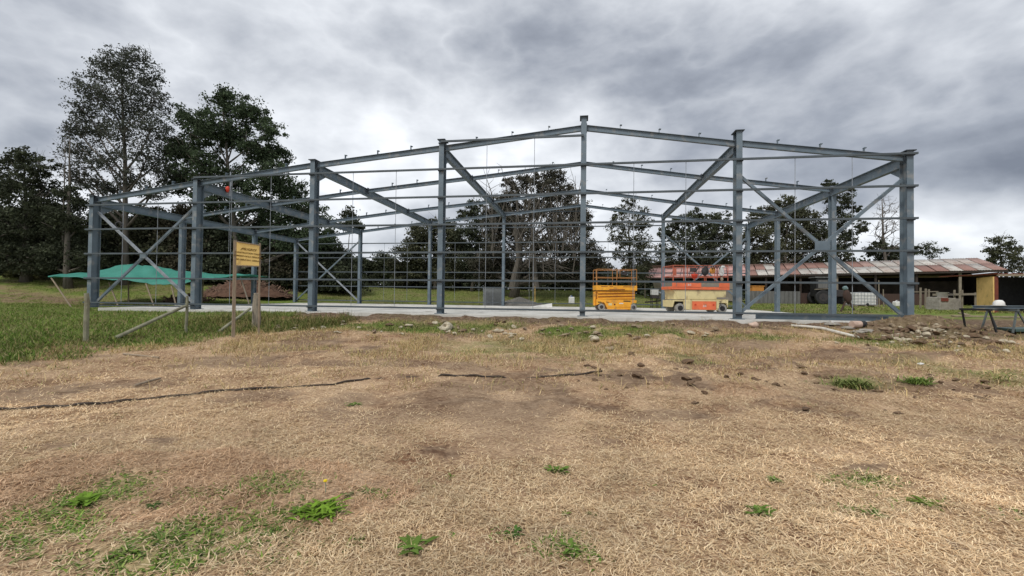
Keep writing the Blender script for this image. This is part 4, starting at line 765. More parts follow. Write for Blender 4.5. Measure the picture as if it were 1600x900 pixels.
# low timber rail behind slab
# chip heap behind left eave
def heap(px0, px1, dep, hmax, name, label, n_, m):
    a_, b_ = at(px0, 468, dep), at(px1, 468, dep); c_ = a_.lerp(b_, .5); c_.z = hz(c_.x, c_.y) - .1; w_ = (b_ - a_).length / 2; V = []; F = []; nr_, na_ = 16, 60
    for i in range(nr_ + 1):
        r_ = i / nr_
        for j in range(na_):
            t_ = 2 * math.pi * j / na_; x = w_ * r_ * math.cos(t_); y = 1.9 * r_ * math.sin(t_)
            V.append((x, y, hmax * max(0, 1 - r_ ** 1.6) * (.35 + 1.1 * float(fbm(np.array(x * .55 + 4), np.array(y * .55), 77))) + .16 * (float(vn(x * 4, y * 4, 5)) - .5)))
    for i in range(nr_):
        for j in range(na_): F.append((i * na_ + j, (i + 1) * na_ + j, (i + 1) * na_ + (j + 1) % na_, i * na_ + (j + 1) % na_))
    hp = thing(name, label, 'heap', c_); mb_ = MB(); mb_.v = V; mb_.f = F; mb_.build('earth', m, hp)
    d_ = MB(); rd = random.Random(5)
    for j in range(n_):
        t_ = rd.uniform(0, 6.28); r_ = rd.random() ** .7; x = w_ * .95 * r_ * math.cos(t_); y = 1.7 * r_ * math.sin(t_); z = hmax * max(0, 1 - r_ ** 1.6) * .85 + .02
        l_ = rd.uniform(.2, .75); a2 = rd.uniform(0, 3.14); e = rd.uniform(-.4, .7); d_.bar((x, y, z), (x + l_ * math.cos(a2) * math.cos(e), y + l_ * math.sin(a2) * .5, z + l_ * math.sin(e)), rd.uniform(.03, .12), rd.uniform(.02, .08))
    tag(d_.build('splinters', m if m == 'clod' else 'splint', hp), kind='stuff'); return hp
heap(308, 462, 38.5, 1.5, 'root_heap', 'brown heap of roots and chipped wood behind the left side of the hall', 1400, 'chips')
heap(262, 330, 34.5, .55, 'root_heap', 'low heap of broken roots beside the second front column', 300, 'chips')
for j, (x1, y1, x2, y2) in enumerate(((383, 441, 381, 458), (318, 462, 325, 478), (415, 452, 428, 462))):
    p_, q_ = at(x1, y1, 39), at(x2, y2, 39); pole(q_, p_, .05, 'dead_branch', ('upright bleached', 'small bleached', 'slanting dark')[j] + ' branch sticking out of the root heap', 'branch', 'bark_pale', 'branches in the root heap')
# ---------------------------------------------------------------- hose on the straw
def hose(pix, r, name, label):
    pts = []
    for i in range(len(pix) - 1):
        for t in np.linspace(0, 1, 10, endpoint=False): x = pix[i][0] * (1 - t) + pix[i + 1][0] * t; y = pix[i][1] * (1 - t) + pix[i + 1][1] * t; g = gh(x, y); pts.append(g + UP * (.016 + .008 * math.sin(len(pts) * .7) - (.034 if 575 < x < 690 or 790 < x < 842 else .012 if 400 < x < 500 else 0)))
    c_ = pts[len(pts) // 2].copy(); o = MB().tube([p - c_ for p in pts], r, 7).build(name, 'hose', smooth=True); o.location = c_; tag(o, label, 'hose')
hose([(-30, 643), (60, 639), (130, 634), (200, 628), (280, 620), (350, 612), (450, 606), (520, 602), (575, 593), (630, 589), (690, 588), (740, 589), (785, 590.5), (845, 590), (900, 587), (945, 581)], .018, 'irrigation_hose', 'black irrigation hose winding across the straw from the left edge')
# ---------------------------------------------------------------- stones and clods
protos = []
for s_ in range(8):
    me = MB().lump((0, 0, 0), (1, .75, .6), 100 + s_, 3, .62); o = me.build('stone', 'stone' if s_ % 2 else 'stone_pale', smooth=False); protos.append(o.data); bpy.data.objects.remove(o)
clods = []
for s_ in range(5):
    o = MB().lump((0, 0, 0), (1, .8, .6), 200 + s_, 3, .6).build('clod', 'clod'); clods.append(o.data); bpy.data.objects.remove(o)
srd = random.Random(21)
def stone(px, py, wpx, label, grp, data=None, name='stone', cat='stone', sink=.25, asp=1):
    g = gh(px, py); r_ = wpx / 2 / FPX * g.y; o = bpy.data.objects.new(name, data or srd.choice(protos)); COL.objects.link(o)
    o.location = (g.x, g.y, g.z + r_ * .55 * (1 - 2 * sink) * .8); o.scale = (r_, r_ * srd.uniform(.7, 1.1), r_ * srd.uniform(.65, 1.05) * asp); o.rotation_euler = (srd.uniform(-.3, .3), srd.uniform(-.3, .3), srd.uniform(0, 6.28)); tag(o, label, cat, grp); return o
stone(697, 515, 34, 'largest pale rock in the strip below the fourth front column', None, protos[0], asp=1.0); stone(722, 519, 16, 'smaller rock touching the largest pale rock', None)
stone(929, 533, 24, 'rounded pale boulder in grass below the ridge column', None, protos[2]); stone(931, 524, 18, 'tan rock just behind the rounded pale boulder', None)
stone(880, 526, 20, 'flat pale rock left of the rounded boulder', None, asp=.6); stone(953, 548, 20, 'pale flat stone in grass right of and before the rounded boulder', None); stone(492, 517, 15, 'whitish stone in green grass below the third front column', None, protos[4])
stone(1306, 537, 11, 'small lone pale stone in dry grass below the right bay', None, protos[4])
lb = 'small pale stone in the strip of dirt and grass before the slab'
for j in range(74):
    px = srd.uniform(420, 1130); py = srd.gauss(516 if px < 760 else 522, 7); py = max(503, min(py, 545)); stone(px, py, srd.uniform(5, 16), lb, 'small pale stones before the slab', sink=.12, asp=.85)
lb = 'tan stone in the stony dirt bank at the far right'
for j in range(130):
    if j < 75: px = srd.gauss(1430, 38); py = 507 + srd.random() * 32 + abs(px - 1430) * .08
    else: px = srd.uniform(1380, 1600); py = 520 + (px - 1400) * .09 + srd.uniform(-8, 22)
    if px > 1600: continue
    stone(px, py, srd.choice((4, 5, 6, 7, 9, 12, 18)) * (1 if j < 75 else .8), lb, 'tan stones in the bank at right', sink=.2, asp=1.15)
lb = 'dark brown soil clod lying on the dry grass at right'
for j in range(60):
    px = srd.uniform(900, 1560); py = 585 + srd.gauss(0, 16) + (px - 1000) * .05; stone(px, py, srd.uniform(5, 22) * (1.1 if px < 1090 else .8), lb, 'dark soil clods at right', srd.choice(clods), 'soil_clod', 'soil clod', .3, .8)
stone(1258, 642, 28, 'flat dark soil clod in straw, nearest of the right hand clods', None, clods[0], 'soil_clod', 'soil clod', .3, .5); stone(1535, 624, 20, 'dark soil clod in straw near the right edge', None, clods[1], 'soil_clod', 'soil clod', .3, .6)
for j in range(26): px = srd.uniform(410, 1000); stone(px, srd.uniform(500, 512), srd.uniform(5, 16), 'brown soil clod in the dirt strip along the slab', 'soil clods along the slab', srd.choice(clods), 'soil_clod', 'soil clod', .3, .7)
for j in range(46):
    px = srd.uniform(1340, 1600); py = 508 + srd.random() * 34 + max(0, px - 1430) * .07
    stone(px, py, srd.uniform(5, 24), 'brown soil clod among the tan stones of the bank', 'soil clods in the stony bank', srd.choice(clods), 'soil_clod', 'soil clod', .3, .9)
g = gh(1438, 570); o = MB().lump((0, 0, .02), (.09, .05, .025), 3, 2).build('paper_scrap', 'white_cloth'); o.location = g; tag(o, 'scrap of white litter in dry grass at right', 'litter')
for j, (x1, y1, x2, y2) in enumerate(((210, 606, 250, 594), (193, 556, 248, 561))):
    a_, b_ = gh(x1, y1) + UP * .03, gh(x2, y2) + UP * .03; pole(a_, b_, .018, 'dry_stick', ('bleached stick lying in straw left of centre above the hose', 'thin brown stick lying in straw below the leaning poles')[j], 'stick', 'wood_tan', 'sticks in the straw')
# ---------------------------------------------------------------- grass and straw
def blades(x, y, length, width, yaw, tilt, bend, col, lift=0.0):
    n = len(x); z = height(x, y) + lift; dx, dy = np.cos(yaw), np.sin(yaw); sx, sy = -dy, dx; V = np.zeros((n, 6, 3)); 
    for k, f in enumerate((0, .5, 1)):
        tl = tilt - bend * f; r_ = length * f; hx = x + dx * r_ * np.cos(tl); hy = y + dy * r_ * np.cos(tl); hzv = z + r_ * np.sin(tl); w_ = width * (1, .9, .25)[k] / 2
        kx = bend * .3 * r_
        V[:, 2 * k] = np.stack([hx + sx * w_ + sx * kx * (f ** 2), hy + sy * w_ + sy * kx * (f ** 2), hzv], -1); V[:, 2 * k + 1] = np.stack([hx - sx * w_ + sx * kx * (f ** 2), hy - sy * w_ + sy * kx * (f ** 2), hzv], -1)
    b = np.arange(n)[:, None] * 6; F = np.concatenate([b + np.array([0, 1, 3, 2]), b + np.array([2, 3, 5, 4])]); return V.reshape(-1, 3), F, np.repeat(col, 6, 0)
def pickcol(n, cols, jit=.15):
    c = np.array(cols)[rng.integers(0, len(cols), n)]; return c * (1 + rng.uniform(-jit, jit, (n, 1)))
# straw
NS = 620000; y = (1.6 ** -.15 + rng.random(NS) * (17.5 ** -.15 - 1.6 ** -.15)) ** (-1 / .15); x = rng.uniform(-1, 1, NS) * (1.28 * y + 1.2)
d1, g1, p1, b1, lb1, bh1 = masks(x, y); big = fbm(x * .45, y * .45, 61); keep = (rng.random(NS) > d1 * .93) & (rng.random(NS) > dark_patch(x, y) * .85) & (rng.random(NS) > g1 * .9) & (rng.random(NS) > p1 * .45) & (rng.random(NS) < .30 + 1.3 * sm(big, .3, .62)) & (rng.random(NS) < .45 + sm(fbm(x * 3.3, y * 3.3, 87), .32, .52)) & (y < 20)
x, y, big = x[keep], y[keep], big[keep]; n = len(x); tone = fbm(x * .3, y * .3, 71)
c = pickcol(n, [(.70, .515, .31), (.60, .435, .25), (.50, .35, .20), (.80, .64, .42), (.36, .24, .14), (.66, .50, .32), (.74, .59, .37)], .18); c = c * np.array([1.06, 1.07, 1.08]) * ((.60 + .84 * tone) * (.78 + .44 * fbm(x * 2.2, y * 2.2, 83)))[:, None]; c *= np.stack([np.ones(n), 1 - .10 * (tone < .30), 1 - .10 * (tone < .30)], -1)
ln = rng.uniform(.018, .066, n) * (1 + .07 * y); wd = rng.uniform(.0022, .0046, n) * (1 + .10 * y)
V, F, C = blades(x, y, ln, wd, rng.uniform(0, 6.283, n), rng.uniform(-.05, .30, n), rng.uniform(-.3, .9, n), c, rng.uniform(0, .022, n))
o = npmesh('straw', V, F, 'blade', tint=C); tag(o, 'loose dry straw covering the foreground', 'straw', kind='stuff')
# tufty dry grass on the middle ground
n0 = 190000; y = rng.uniform(6.5, 17.5, n0); x = rng.uniform(-1, 1, n0) * (1.25 * y + 1); d1, g1, p1, b1, lb1, bh1 = masks(x, y); cl = fbm(x * 1.3, y * 1.3, 91)
keep = (cl + rng.normal(0, .05, n0) > .49) & (rng.random(n0) > d1 * .95) & (rng.random(n0) > g1 * .8) & (rng.random(n0) < .12 + sm(y, 8.0, 11)); x, y, g1 = x[keep], y[keep], g1[keep]; n = len(x)
c = pickcol(n, [(.56, .42, .20), (.48, .36, .17), (.64, .50, .27), (.36, .29, .13), (.28, .27, .10), (.42, .28, .15)], .2); c = c * (1 - g1[:, None] * .35) 
V, F, C = blades(x, y, rng.uniform(.08, .22, n), rng.uniform(.006, .012, n), rng.uniform(0, 6.283, n), rng.uniform(.4, 1.3, n), rng.uniform(0, .9, n), c)
o = npmesh('dry_grass', V, F, 'blade', tint=C); tag(o, 'dry tussocky grass between the straw and the slab', 'grass', kind='stuff')
# green grass: near patches, left field, strip, field behind
def green_zone(n0, x, y, wfn, lo, hi, wd, cols, name, label, tilt=(.5, 1.4)):
    m_ = masks(x, y); w_ = wfn(x, y, m_); k = rng.random(len(x)) < w_; x, y = x[k], y[k]; n = len(x); c = pickcol(n, cols, .2) * (.75 + .5 * fbm(x * .8, y * .8, 15))[:, None]
    V, F, C = blades(x, y, rng.uniform(lo, hi, n), rng.uniform(wd * .6, wd * 1.4, n), rng.uniform(0, 6.283, n), rng.uniform(*tilt, n), rng.uniform(0, 1.0, n), c); o = npmesh(name, V, F, 'blade', tint=C); tag(o, label, 'grass', kind='stuff')
GR = [(.085, .15, .022), (.12, .19, .03), (.065, .115, .02), (.15, .20, .045)]
n0 = 330000; y = (1.8 ** -.5 + rng.random(n0) * (12 ** -.5 - 1.8 ** -.5)) ** -2; x = rng.uniform(-1, 1, n0) * (1.25 * y + 1)
green_zone(n0, x, y, lambda x, y, m: m[2] ** 1.1 * .95 * sm(fbm(x * 9, y * 9, 145), .30, .56), .02, .06, .011, [(.16, .26, .045), (.21, .30, .06), (.11, .19, .04), (.25, .31, .09), (.15, .22, .06)], 'clover_patches', 'low green clover and grass patches in the straw', (.15, 1.0))
n0 = 190000; y = 8 + 26 * rng.random(n0) ** 1.4; x = -8 - rng.random(n0) * (1.2 * y - 6)
green_zone(n0, x, y, lambda x, y, m: m[1] * .95, .05, .17, .014, [(.115, .205, .032), (.15, .24, .045), (.08, .14, .026), (.26, .25, .10), (.16, .21, .055), (.19, .26, .05), (.30, .26, .13)], 'meadow_grass', 'long green grass around the fence posts at left')
n0 = 60000; x = rng.uniform(-11, 17, n0); y = bp(0, 0).y + rng.uniform(-6.2, -1.2, n0) - (x - OX) * math.tan(TH)
green_zone(n0, x, y, lambda x, y, m: m[1] * .8 * (1 - .6 * m[0]), .06, .17, .012, [(.13, .19, .035), (.18, .22, .06), (.10, .15, .03), (.26, .24, .09)], 'strip_grass', 'short green grass among the stones before the slab')
n0 = 260000; y = rng.uniform(24, 56, n0); x = rng.uniform(-1.15, 1.2, n0) * y
green_zone(n0, x, y, lambda x, y, m: m[5], .04, .14, .026, [(.20, .235, .055), (.23, .26, .075), (.14, .19, .04), (.29, .28, .12)], 'field_grass', 'rough green field grass behind the hall')
# tall grass at foot of the posts
n0 = 26000; x = rng.uniform(-11.5, -6.0, n0); y = rng.uniform(12.3, 18.5, n0) 
green_zone(n0, x, y, lambda x, y, m: np.clip(sm(y, 13.0, 14.2) * (1 - sm(y, 16.5, 18.2)) * (.3 + sm(fbm(x, y, 88), .4, .6)), 0, 1) * .8, .12, .42, .012, [(.10, .13, .03), (.16, .16, .055), (.07, .10, .022), (.28, .23, .10)], 'post_grass', 'tall mixed grass behind the leaning poles')
# individual weeds
def weed(px, py, r_px, label, seed, h=.5, flat=.5, col=(.13, .21, .04), leaves=34, nm='weed_plant', thin=1.0):
    g = gh(px, py); R_ = r_px / FPX * g.y; rd = random.Random(seed); V = []; F = []; T = []
    for j in range(leaves):
        a_ = rd.uniform(0, 6.283); l_ = R_ * rd.uniform(.5, 1.1); el = rd.uniform(.15, 1.25) * h; w_ = l_ * rd.uniform(.09, .17) * thin ; bx, by = rd.gauss(0, R_ * (.18 if leaves < 80 else .42)), rd.gauss(0, R_ * (.18 if leaves < 80 else .30)); l_ *= 1 if leaves < 80 else .7; k = len(V)
        for f, wf in ((0, .3), (.35, 1), (.7, .9), (1, .1)):
            e = el * (1 - .55 * f); x_ = bx + math.cos(a_) * l_ * f * math.cos(e); y_ = by + math.sin(a_) * l_ * f * math.cos(e); z_ = l_ * f * math.sin(e) * 1.1 + .004
            V += [(x_ - math.sin(a_) * w_ * wf, y_ + math.cos(a_) * w_ * wf, z_ + w_ * .3 * wf), (x_ + math.sin(a_) * w_ * wf, y_ - math.cos(a_) * w_ * wf, z_ + w_ * .3 * wf)]
        for q in range(3): F.append((k + 2 * q, k + 2 * q + 1, k + 2 * q + 3, k + 2 * q + 2))
        s_ = rd.uniform(.65, 1.3); T += [tuple(c_ * s_ for c_ in col)] * 8
    o = npmesh(nm, V, F, 'blade', tint=np.array(T)); o.location = g; tag(o, label, 'plant', 'green weeds in the straw'); return o
weed(498, 806, 36, 'largest bright green weed clump in the straw, below left of centre', 1, .9, leaves=150, col=(.16, .27, .03), thin=.5); weed(462, 802, 14, 'small weed at the left side of the largest bright clump', 2, .7)
weed(867, 738, 20, 'star shaped green weed in straw right of centre', 3, .8, leaves=30); weed(645, 862, 30, 'leafy light green weed near the bottom centre left', 4, .5, leaves=36); weed(628, 856, 12, 'small leaf pair left of the leafy light green weed', 41, .4, leaves=10)
weed(892, 862, 22, 'green weed near the bottom centre right', 5, .6, leaves=30); weed(803, 838, 16, 'dark green weed between the two bottom centre weeds', 6, .6, col=(.07, .14, .03)); weed(882, 808, 12, 'faint yellowish weed above the bottom centre right weed', 7, .7, col=(.16, .2, .05), leaves=16)
weed(1186, 806, 22, 'feathery green weed right of centre near the bottom', 8, .8, leaves=34); weed(1209, 753, 15, 'small bright weed above the feathery weed', 9, .7, leaves=26); weed(1372, 806, 18, 'flat green weed in straw at lower right', 10, .3, leaves=26); weed(1447, 790, 22, 'wide low light green weed at lower right', 11, .4, leaves=40, col=(.16, .22, .04))
weed(552, 634, 13, 'small lone weed in straw below the hose end', 12, .5, leaves=20); weed(707, 838, 9, 'tiny weed right of the leafy light green weed', 13, .4, leaves=12); weed(543, 776, 12, 'pale weed right above the largest bright clump', 14, .6, leaves=20, col=(.13, .17, .06)); weed(574, 772, 12, 'pale weed second to the right above the bright clump', 15, .5, leaves=18, col=(.14, .18, .06))
weed(925, 806, 11, 'tiny pale weed right of centre bottom', 16, .7, leaves=12, col=(.15, .19, .06)); weed(130, 790, 24, 'bright weed clump in the green patch at lower left', 17, .7, leaves=46, col=(.14, .24, .03)); weed(242, 792, 12, 'dark small weed right of the lower left clump', 18, .4, col=(.07, .12, .03)); weed(705, 748, 10, 'thin yellowish weed in the middle of the straw', 19, .9, leaves=12, col=(.15, .2, .04))
weed(1330, 606, 30, 'green grass tuft on the dry bank below the right bay', 20, 1.25, leaves=420, col=(.19, .23, .07), nm='grass_tuft', thin=.22); weed(1434, 600, 22, 'bright green grass tuft right of the other tuft on the bank', 21, 1.25, leaves=410, col=(.18, .26, .06), nm='grass_tuft', thin=.22); weed(1563, 597, 28, 'olive grass tuft near the right edge', 22, 1.2, leaves=30, col=(.22, .23, .08), nm='grass_tuft', thin=.22)
g = gh(508, 775); o = thing('dandelion', 'single yellow dandelion above the bright weed clump', 'flower', g); MB().tube([(0, 0, 0), (.004, 0, .05), (0, 0, .09)], .002, 5).build('stem', 'tarp', o); MB().lathe([(.004, .085), (.016, .095), (.012, .104), (.002, .105)], n=10).build('flower_head', 'flower', o)
# ---------------------------------------------------------------- trees
def grow(bl, base, topc, rad, rd, gnarl=.5, twigs=6, bare=False):
    """branches from a trunk line to every blob and fans of twigs inside it"""
    mb = MB(); trunk = [Vector(base)]; n = 7; off = Vector((0, 0, 0))
    for k in range(1, n + 1): off += Vector((rd.gauss(0, gnarl * .12), rd.gauss(0, gnarl * .12), 0)); trunk.append(Vector(base).lerp(Vector(topc), k / n) + off * (1 - k / n * .3))
    mb.tube(trunk, [rad * (1.0 if k == 0 else .72 * (1 - .88 * (k / n) ** .9)) for k in range(n + 1)], 8)
    for c, r in bl:
        t_ = max(.12, min(.92, ((c.z - r * .9) - base[2]) / max(.1, (topc[2] - base[2])) - abs(c.x - base[0]) * .035)); i = int(t_ * n); s = trunk[i].lerp(trunk[min(i + 1, n)], t_ * n - i)
        mid = s.lerp(c, .5) + Vector((0, 0, -r * .12)) + Vector((rd.gauss(0, .2), rd.gauss(0, .2), 0)) * gnarl; r0 = rad * (1 - .8 * t_) * .42
        mb.tube([s, s.lerp(mid, .5), mid, c], [r0, r0 * .8, r0 * .6, r0 * .35], 6)
        for q in range(twigs):
            d = Vector((rd.gauss(0, 1), rd.gauss(0, .8), rd.gauss(.35, .8))).normalized() * r * rd.uniform(.6, 1.05); f = rd.uniform(.45, 1); st = mid.lerp(c, f); e = c + d; m2 = st.lerp(e, .5) + Vector((rd.gauss(0, 1), rd.gauss(0, 1), rd.gauss(0, 1))) * r * .12
            mb.tube([st, m2, e], [r0 * .32, r0 * .22, r0 * .08 + .006], 5)
            if bare or q % 2 == 0:
                for w_ in range(4 if bare else 2): e2 = m2.lerp(e, rd.uniform(.1, .9)) ; e3 = e2 + Vector((rd.gauss(0, 1), rd.gauss(0, .6), rd.gauss(.6, .7))) * r * .3; mb.tube([e2, e2.lerp(e3, .5) + Vector((rd.gauss(0, .05), 0, rd.gauss(0, .05))), e3], [r0 * .14 + .004, r0 * .1 + .004, .006], 4)
    return mb
TREES = 0
def tree(name, label, depth, px, pyb, topy, blobs, rad, col=(.040, .052, .022), dens=1.0, leaf=.17, clump=.20, twigs=6, gnarl=.6, bark='bark', grp=None, fill=1.0, seed=None, base=None, cat='tree'):
    global TREES; TREES += 1; rd = random.Random(TREES * 13 + 1 if seed is None else seed); r2 = np.random.default_rng(TREES * 7 + 3)
    b = at(px, pyb, depth); b.z = hz(b.x, b.y) - .2 if base is None else base
    o = thing(name, label, cat, b, 0, grp); bl = []
    for q in blobs:
        bx, by, br = q[:3]; dd_ = q[3] if len(q) > 3 else rd.uniform(-.5, .5) * br / FPX * depth * 1.2; dd_ = depth + dd_; bl.append((at(bx, by, dd_) - b, br / FPX * depth))
    tp = at(blobs[0][0], topy, depth) - b; tp.z *= .96
    grow(bl, (0, 0, 0), tp, rad, rd, gnarl, twigs).build('trunk', bark, o, smooth=True)
    P = []; C = []
    for c_, r_ in bl:
        if dens <= 0: break
        nc = int(max(14, 100 * (r_ / 2.6) ** 1.6 * fill)); nl = int(max(14, 62 * dens))
        dirs = r2.normal(size=(nc, 3)); dirs /= np.linalg.norm(dirs, axis=1)[:, None]; rr = r_ * (r2.random(nc) ** .45) * r2.uniform(.75, 1.12, nc)
        cc = np.array(c_) + dirs * rr[:, None] * np.array([1, 1, .82]); sh = r2.uniform(.6, 1.45, nc)
        for k in range(nc):
            sg_ = r_ * clump * r2.uniform(.55, 1.2); pts = cc[k] + r2.normal(size=(nl, 3)) * np.array([sg_, sg_, sg_ * .62]); P.append(pts); C.append(np.repeat(np.array([col]) * sh[k], nl, 0) * r2.uniform(.8, 1.25, (nl, 1)))
    if not P: return o
    P = np.concatenate(P); C = np.concatenate(C); n = len(P); k = P[:, 2] > .15; P, C = P[k], C[k]; n = len(P)
    a_ = r2.normal(size=(n, 3)); a_ /= np.linalg.norm(a_, axis=1)[:, None]; b_ = np.cross(a_, r2.normal(size=(n, 3))); b_ /= np.linalg.norm(b_, axis=1)[:, None]; s_ = (leaf * 1.55 * r2.uniform(.5, 1.25, n) * (depth / 40))[:, None]
    V = np.stack([P - a_ * s_ * .5, P + b_ * s_ * .28, P + a_ * s_ * .5, P - b_ * s_ * .28], 1).reshape(-1, 3); F = np.arange(n * 4).reshape(-1, 4)
    npmesh('crown', V, F, 'leaf', o, tint=np.repeat(C, 4, 0)); return o
DK = (.060, .070, .042); OL = (.082, .086, .050); GRN = (.042, .066, .020); BRN = (.078, .070, .046)
# tall open tree
tree('tall_tree', 'tallest tree with open lacy crown at far left', 40, 196, 430, 80, [(190, 95, 30), (212, 92, 26), (165, 110, 28), (235, 125, 26), (140, 140, 28), (200, 130, 34), (245, 160, 24), (128, 172, 26), (170, 160, 34), (215, 170, 34), (120, 205, 22), (150, 205, 32), (238, 200, 32), (195, 210, 30), (130, 240, 30), (165, 250, 30), (230, 245, 34), (265, 235, 26), (120, 275, 24), (150, 290, 24), (262, 270, 26), (205, 280, 22), (240, 300, 24), (180, 295, 20)], .42, (.074, .082, .064), .34, .135, .15, 12, .5, 'bark', 'tall trees behind the hall', fill=1.3)
tree('broad_tree', 'broad dense green tree right of the tallest tree', 41, 372, 438, 165, [(352, 162, 30), (392, 178, 32), (300, 190, 30), (330, 200, 34), (420, 205, 22), (365, 215, 34), (290, 235, 34), (400, 235, 30), (430, 245, 26), (325, 260, 36), (370, 285, 34), (285, 280, 30), (425, 280, 36), (455, 300, 30), (395, 320, 34), (330, 315, 30), (480, 335, 34), (440, 345, 34), (500, 370, 30), (470, 385, 40), (410, 380, 36)], .5, (.062, .086, .046), .85, .16, .15, 8, .8, grp='tall trees behind the hall')
tree('cedar_tree', 'dark layered tree at the far left edge', 38, 40, 428, 245, [(40, 245, 24), (10, 262, 22), (62, 262, 24), (25, 290, 36), (70, 295, 30), (-20, 300, 35), (50, 325, 34), (10, 345, 34), (88, 330, 26), (40, 370, 40), (-20, 380, 40), (85, 380, 36), (30, 405, 32, -1), (-15, 412, 30, -1), (72, 410, 26, -1)], .45, DK, .75, .15, .14, 7, .9, grp='trees at the left edge')
tree('dead_topped_tree', 'tree with bare broken top between the dark layered tree and the tallest tree', 37, 108, 428, 205, [(106, 300, 16), (118, 318, 20), (95, 345, 26), (125, 350, 22), (110, 385, 34), (135, 405, 24), (92, 412, 22)], .36, DK, .9, .15, .22, 5, .6, grp='trees at the left edge')
q0 = at(108, 430, 37)
tree('bare_snag', 'bare dead stems reaching above the dead topped tree', 37.4, 104, 400, 208, [(100, 232, 20), (88, 245, 18), (112, 250, 22), (130, 270, 22), (108, 225, 14)], .17, DK, 0, twigs=6, gnarl=.5, bark='bark', grp='trees at the left edge')
under = [(-10, 340, 445), (55, 335, 448), (120, 365, 448), (175, 345, 446), (232, 340, 446), (290, 340, 446), (345, 350, 444), (405, 360, 444), (455, 375, 444), (510, 395, 444)]
lab_u = ['at the left edge under the layered tree', 'under the dead topped tree', 'behind the leftmost front column', 'above the peak of the shade net', 'behind the cross brace of the left bay', 'left of the danger sign', 'directly behind the danger sign', 'right of the danger sign', 'left of the third front column', 'right of the third front column']
for j, (x_, t_, b_) in enumerate(under):
    w_ = 40; tree('dark_thicket_tree', 'dark bushy undergrowth tree ' + lab_u[j], 44, x_, 444, t_ - 10, [(x_, t_ + 2, w_ * .6, 0), (x_ + 24, t_ + 12, w_ * .55, 1), (x_, t_ + 30, w_ * .9, 0), (x_ - 20, t_ + 52, w_ * .8, 1), (x_ + 22, t_ + 55, w_ * .8, -1), (x_, t_ + 78, w_ * .9, 0), (x_ - 15, min(t_ + 95, 425), 24, -1.5), (x_ + 20, min(t_ + 98, 428), 24, -1.5), (x_, 428, 22, -1.5), (x_ + 30, 432, 18, -2)], .2, (DK, OL, BRN)[j % 3], 1.3, .2, .24, 4, .8, grp='dark undergrowth trees behind the left half')
tree('leaning_tree', 'slender leaning tree with a small tuft crown beside the third front column', 52, 540, 440, 335, [(547, 336, 13), (552, 350, 12), (562, 352, 9), (540, 355, 8), (535, 425, 10)], .16, DK, .7, .16, .3, 4, .9, grp='small far trees')
for j, (x_, t_, r_, lb) in enumerate(((562, 408, 13, 'small round far tree seen left of the rear column beside the broad tree'), (600, 405, 16, 'small far tree with spreading crown in the gap of the third bay'), (618, 420, 14, 'low far tree right of the spreading far tree'), (575, 430, 10, 'lowest far bush in the gap of the third bay'))):
    tree('far_tree', lb, 70, x_, 440, t_ - r_ * .4, [(x_, t_ + 3, r_), (x_ - r_ * .8, t_ + r_ * .7, r_ * .7), (x_ + r_ * .8, t_ + r_ * .6, r_ * .7), (x_, t_ + r_ * 1.4, r_ * .8)], .2, DK, .8, .15, .24, 4, .6, grp='small far trees', base=1.2)
tree('rounded_tree', 'rounded dark tree behind the fourth front column', 50, 680, 446, 350, [(690, 352, 20), (662, 368, 24), (705, 368, 22), (640, 392, 24), (680, 395, 30), (718, 390, 24), (620, 412, 18), (655, 420, 26), (700, 425, 28), (630, 433, 18)], .35, OL, .9, .15, .18, 5, .8, grp='dense trees behind the middle')
tree('rounded_tree', 'dark tree left of the vine covered tree', 48, 738, 446, 322, [(742, 322, 16), (728, 335, 16), (755, 340, 20), (735, 365, 24), (760, 380, 26), (735, 400, 26), (765, 420, 26), (735, 430, 22)], .3, DK, .7, .13, .16, 6, .8, grp='dense trees behind the middle')
# great half-dead tree
big = tree('half_dead_tree', 'large half dead tree with many bare upright limbs in the middle', 44, 803, 448, 270, [(822, 285, 20), (865, 275, 22), (848, 288, 24), (795, 288, 14), (772, 360, 26), (782, 318, 22), (800, 340, 26), (765, 335, 14), (905, 338, 22), (768, 395, 26), (750, 412, 22), (940, 415, 18), (760, 425, 22), (880, 300, 24), (800, 305, 20), (855, 320, 28), (895, 325, 24), (830, 330, 26), (785, 340, 24), (870, 350, 30), (905, 355, 24), (810, 365, 30), (840, 385, 32), (885, 385, 32), (915, 390, 24), (790, 400, 30), (925, 405, 22), (820, 425, 28), (860, 425, 32), (900, 425, 30), (780, 432, 22), (925, 432, 20)], .6, (.078, .074, .054), .66, .13, .15, 12, .6, 'bark', fill=1.15)
# its bare limbs
mb = MB(); rd = random.Random(9); bo = big.location
for j in range(60):
    x0 = rd.uniform(765, 905); y0 = rd.uniform(330, 435); hgt = rd.uniform(30, 85) * (1 if y0 < 400 else .8); x1 = x0 + rd.uniform(-26, 20); y1 = max(255 + abs(x1 - 800) * .2, y0 - hgt); dz = 44 - 3.4 - rd.random() * 1.2
    p_, q_ = at(x0, y0, dz) - bo, at(x1, y1, dz + rd.uniform(-.5, .5)) - bo; m_ = p_.lerp(q_, .5) + Vector((rd.gauss(0, .3), 0, rd.gauss(0, .2))); mb.tube([p_, m_, q_], [rd.uniform(.04, .09), .045, .012], 5)
    for q in range(6): f = rd.uniform(.2, 1); s_ = p_.lerp(m_, f * 2) if f < .5 else m_.lerp(q_, f * 2 - 1); e_ = s_ + Vector((rd.gauss(0, .55), rd.gauss(0, .2), rd.uniform(-.1, .9))); mb.tube([s_, s_.lerp(e_, .5) + Vector((rd.gauss(0, .08), 0, .05)), e_], [.025, .018, .008], 4)
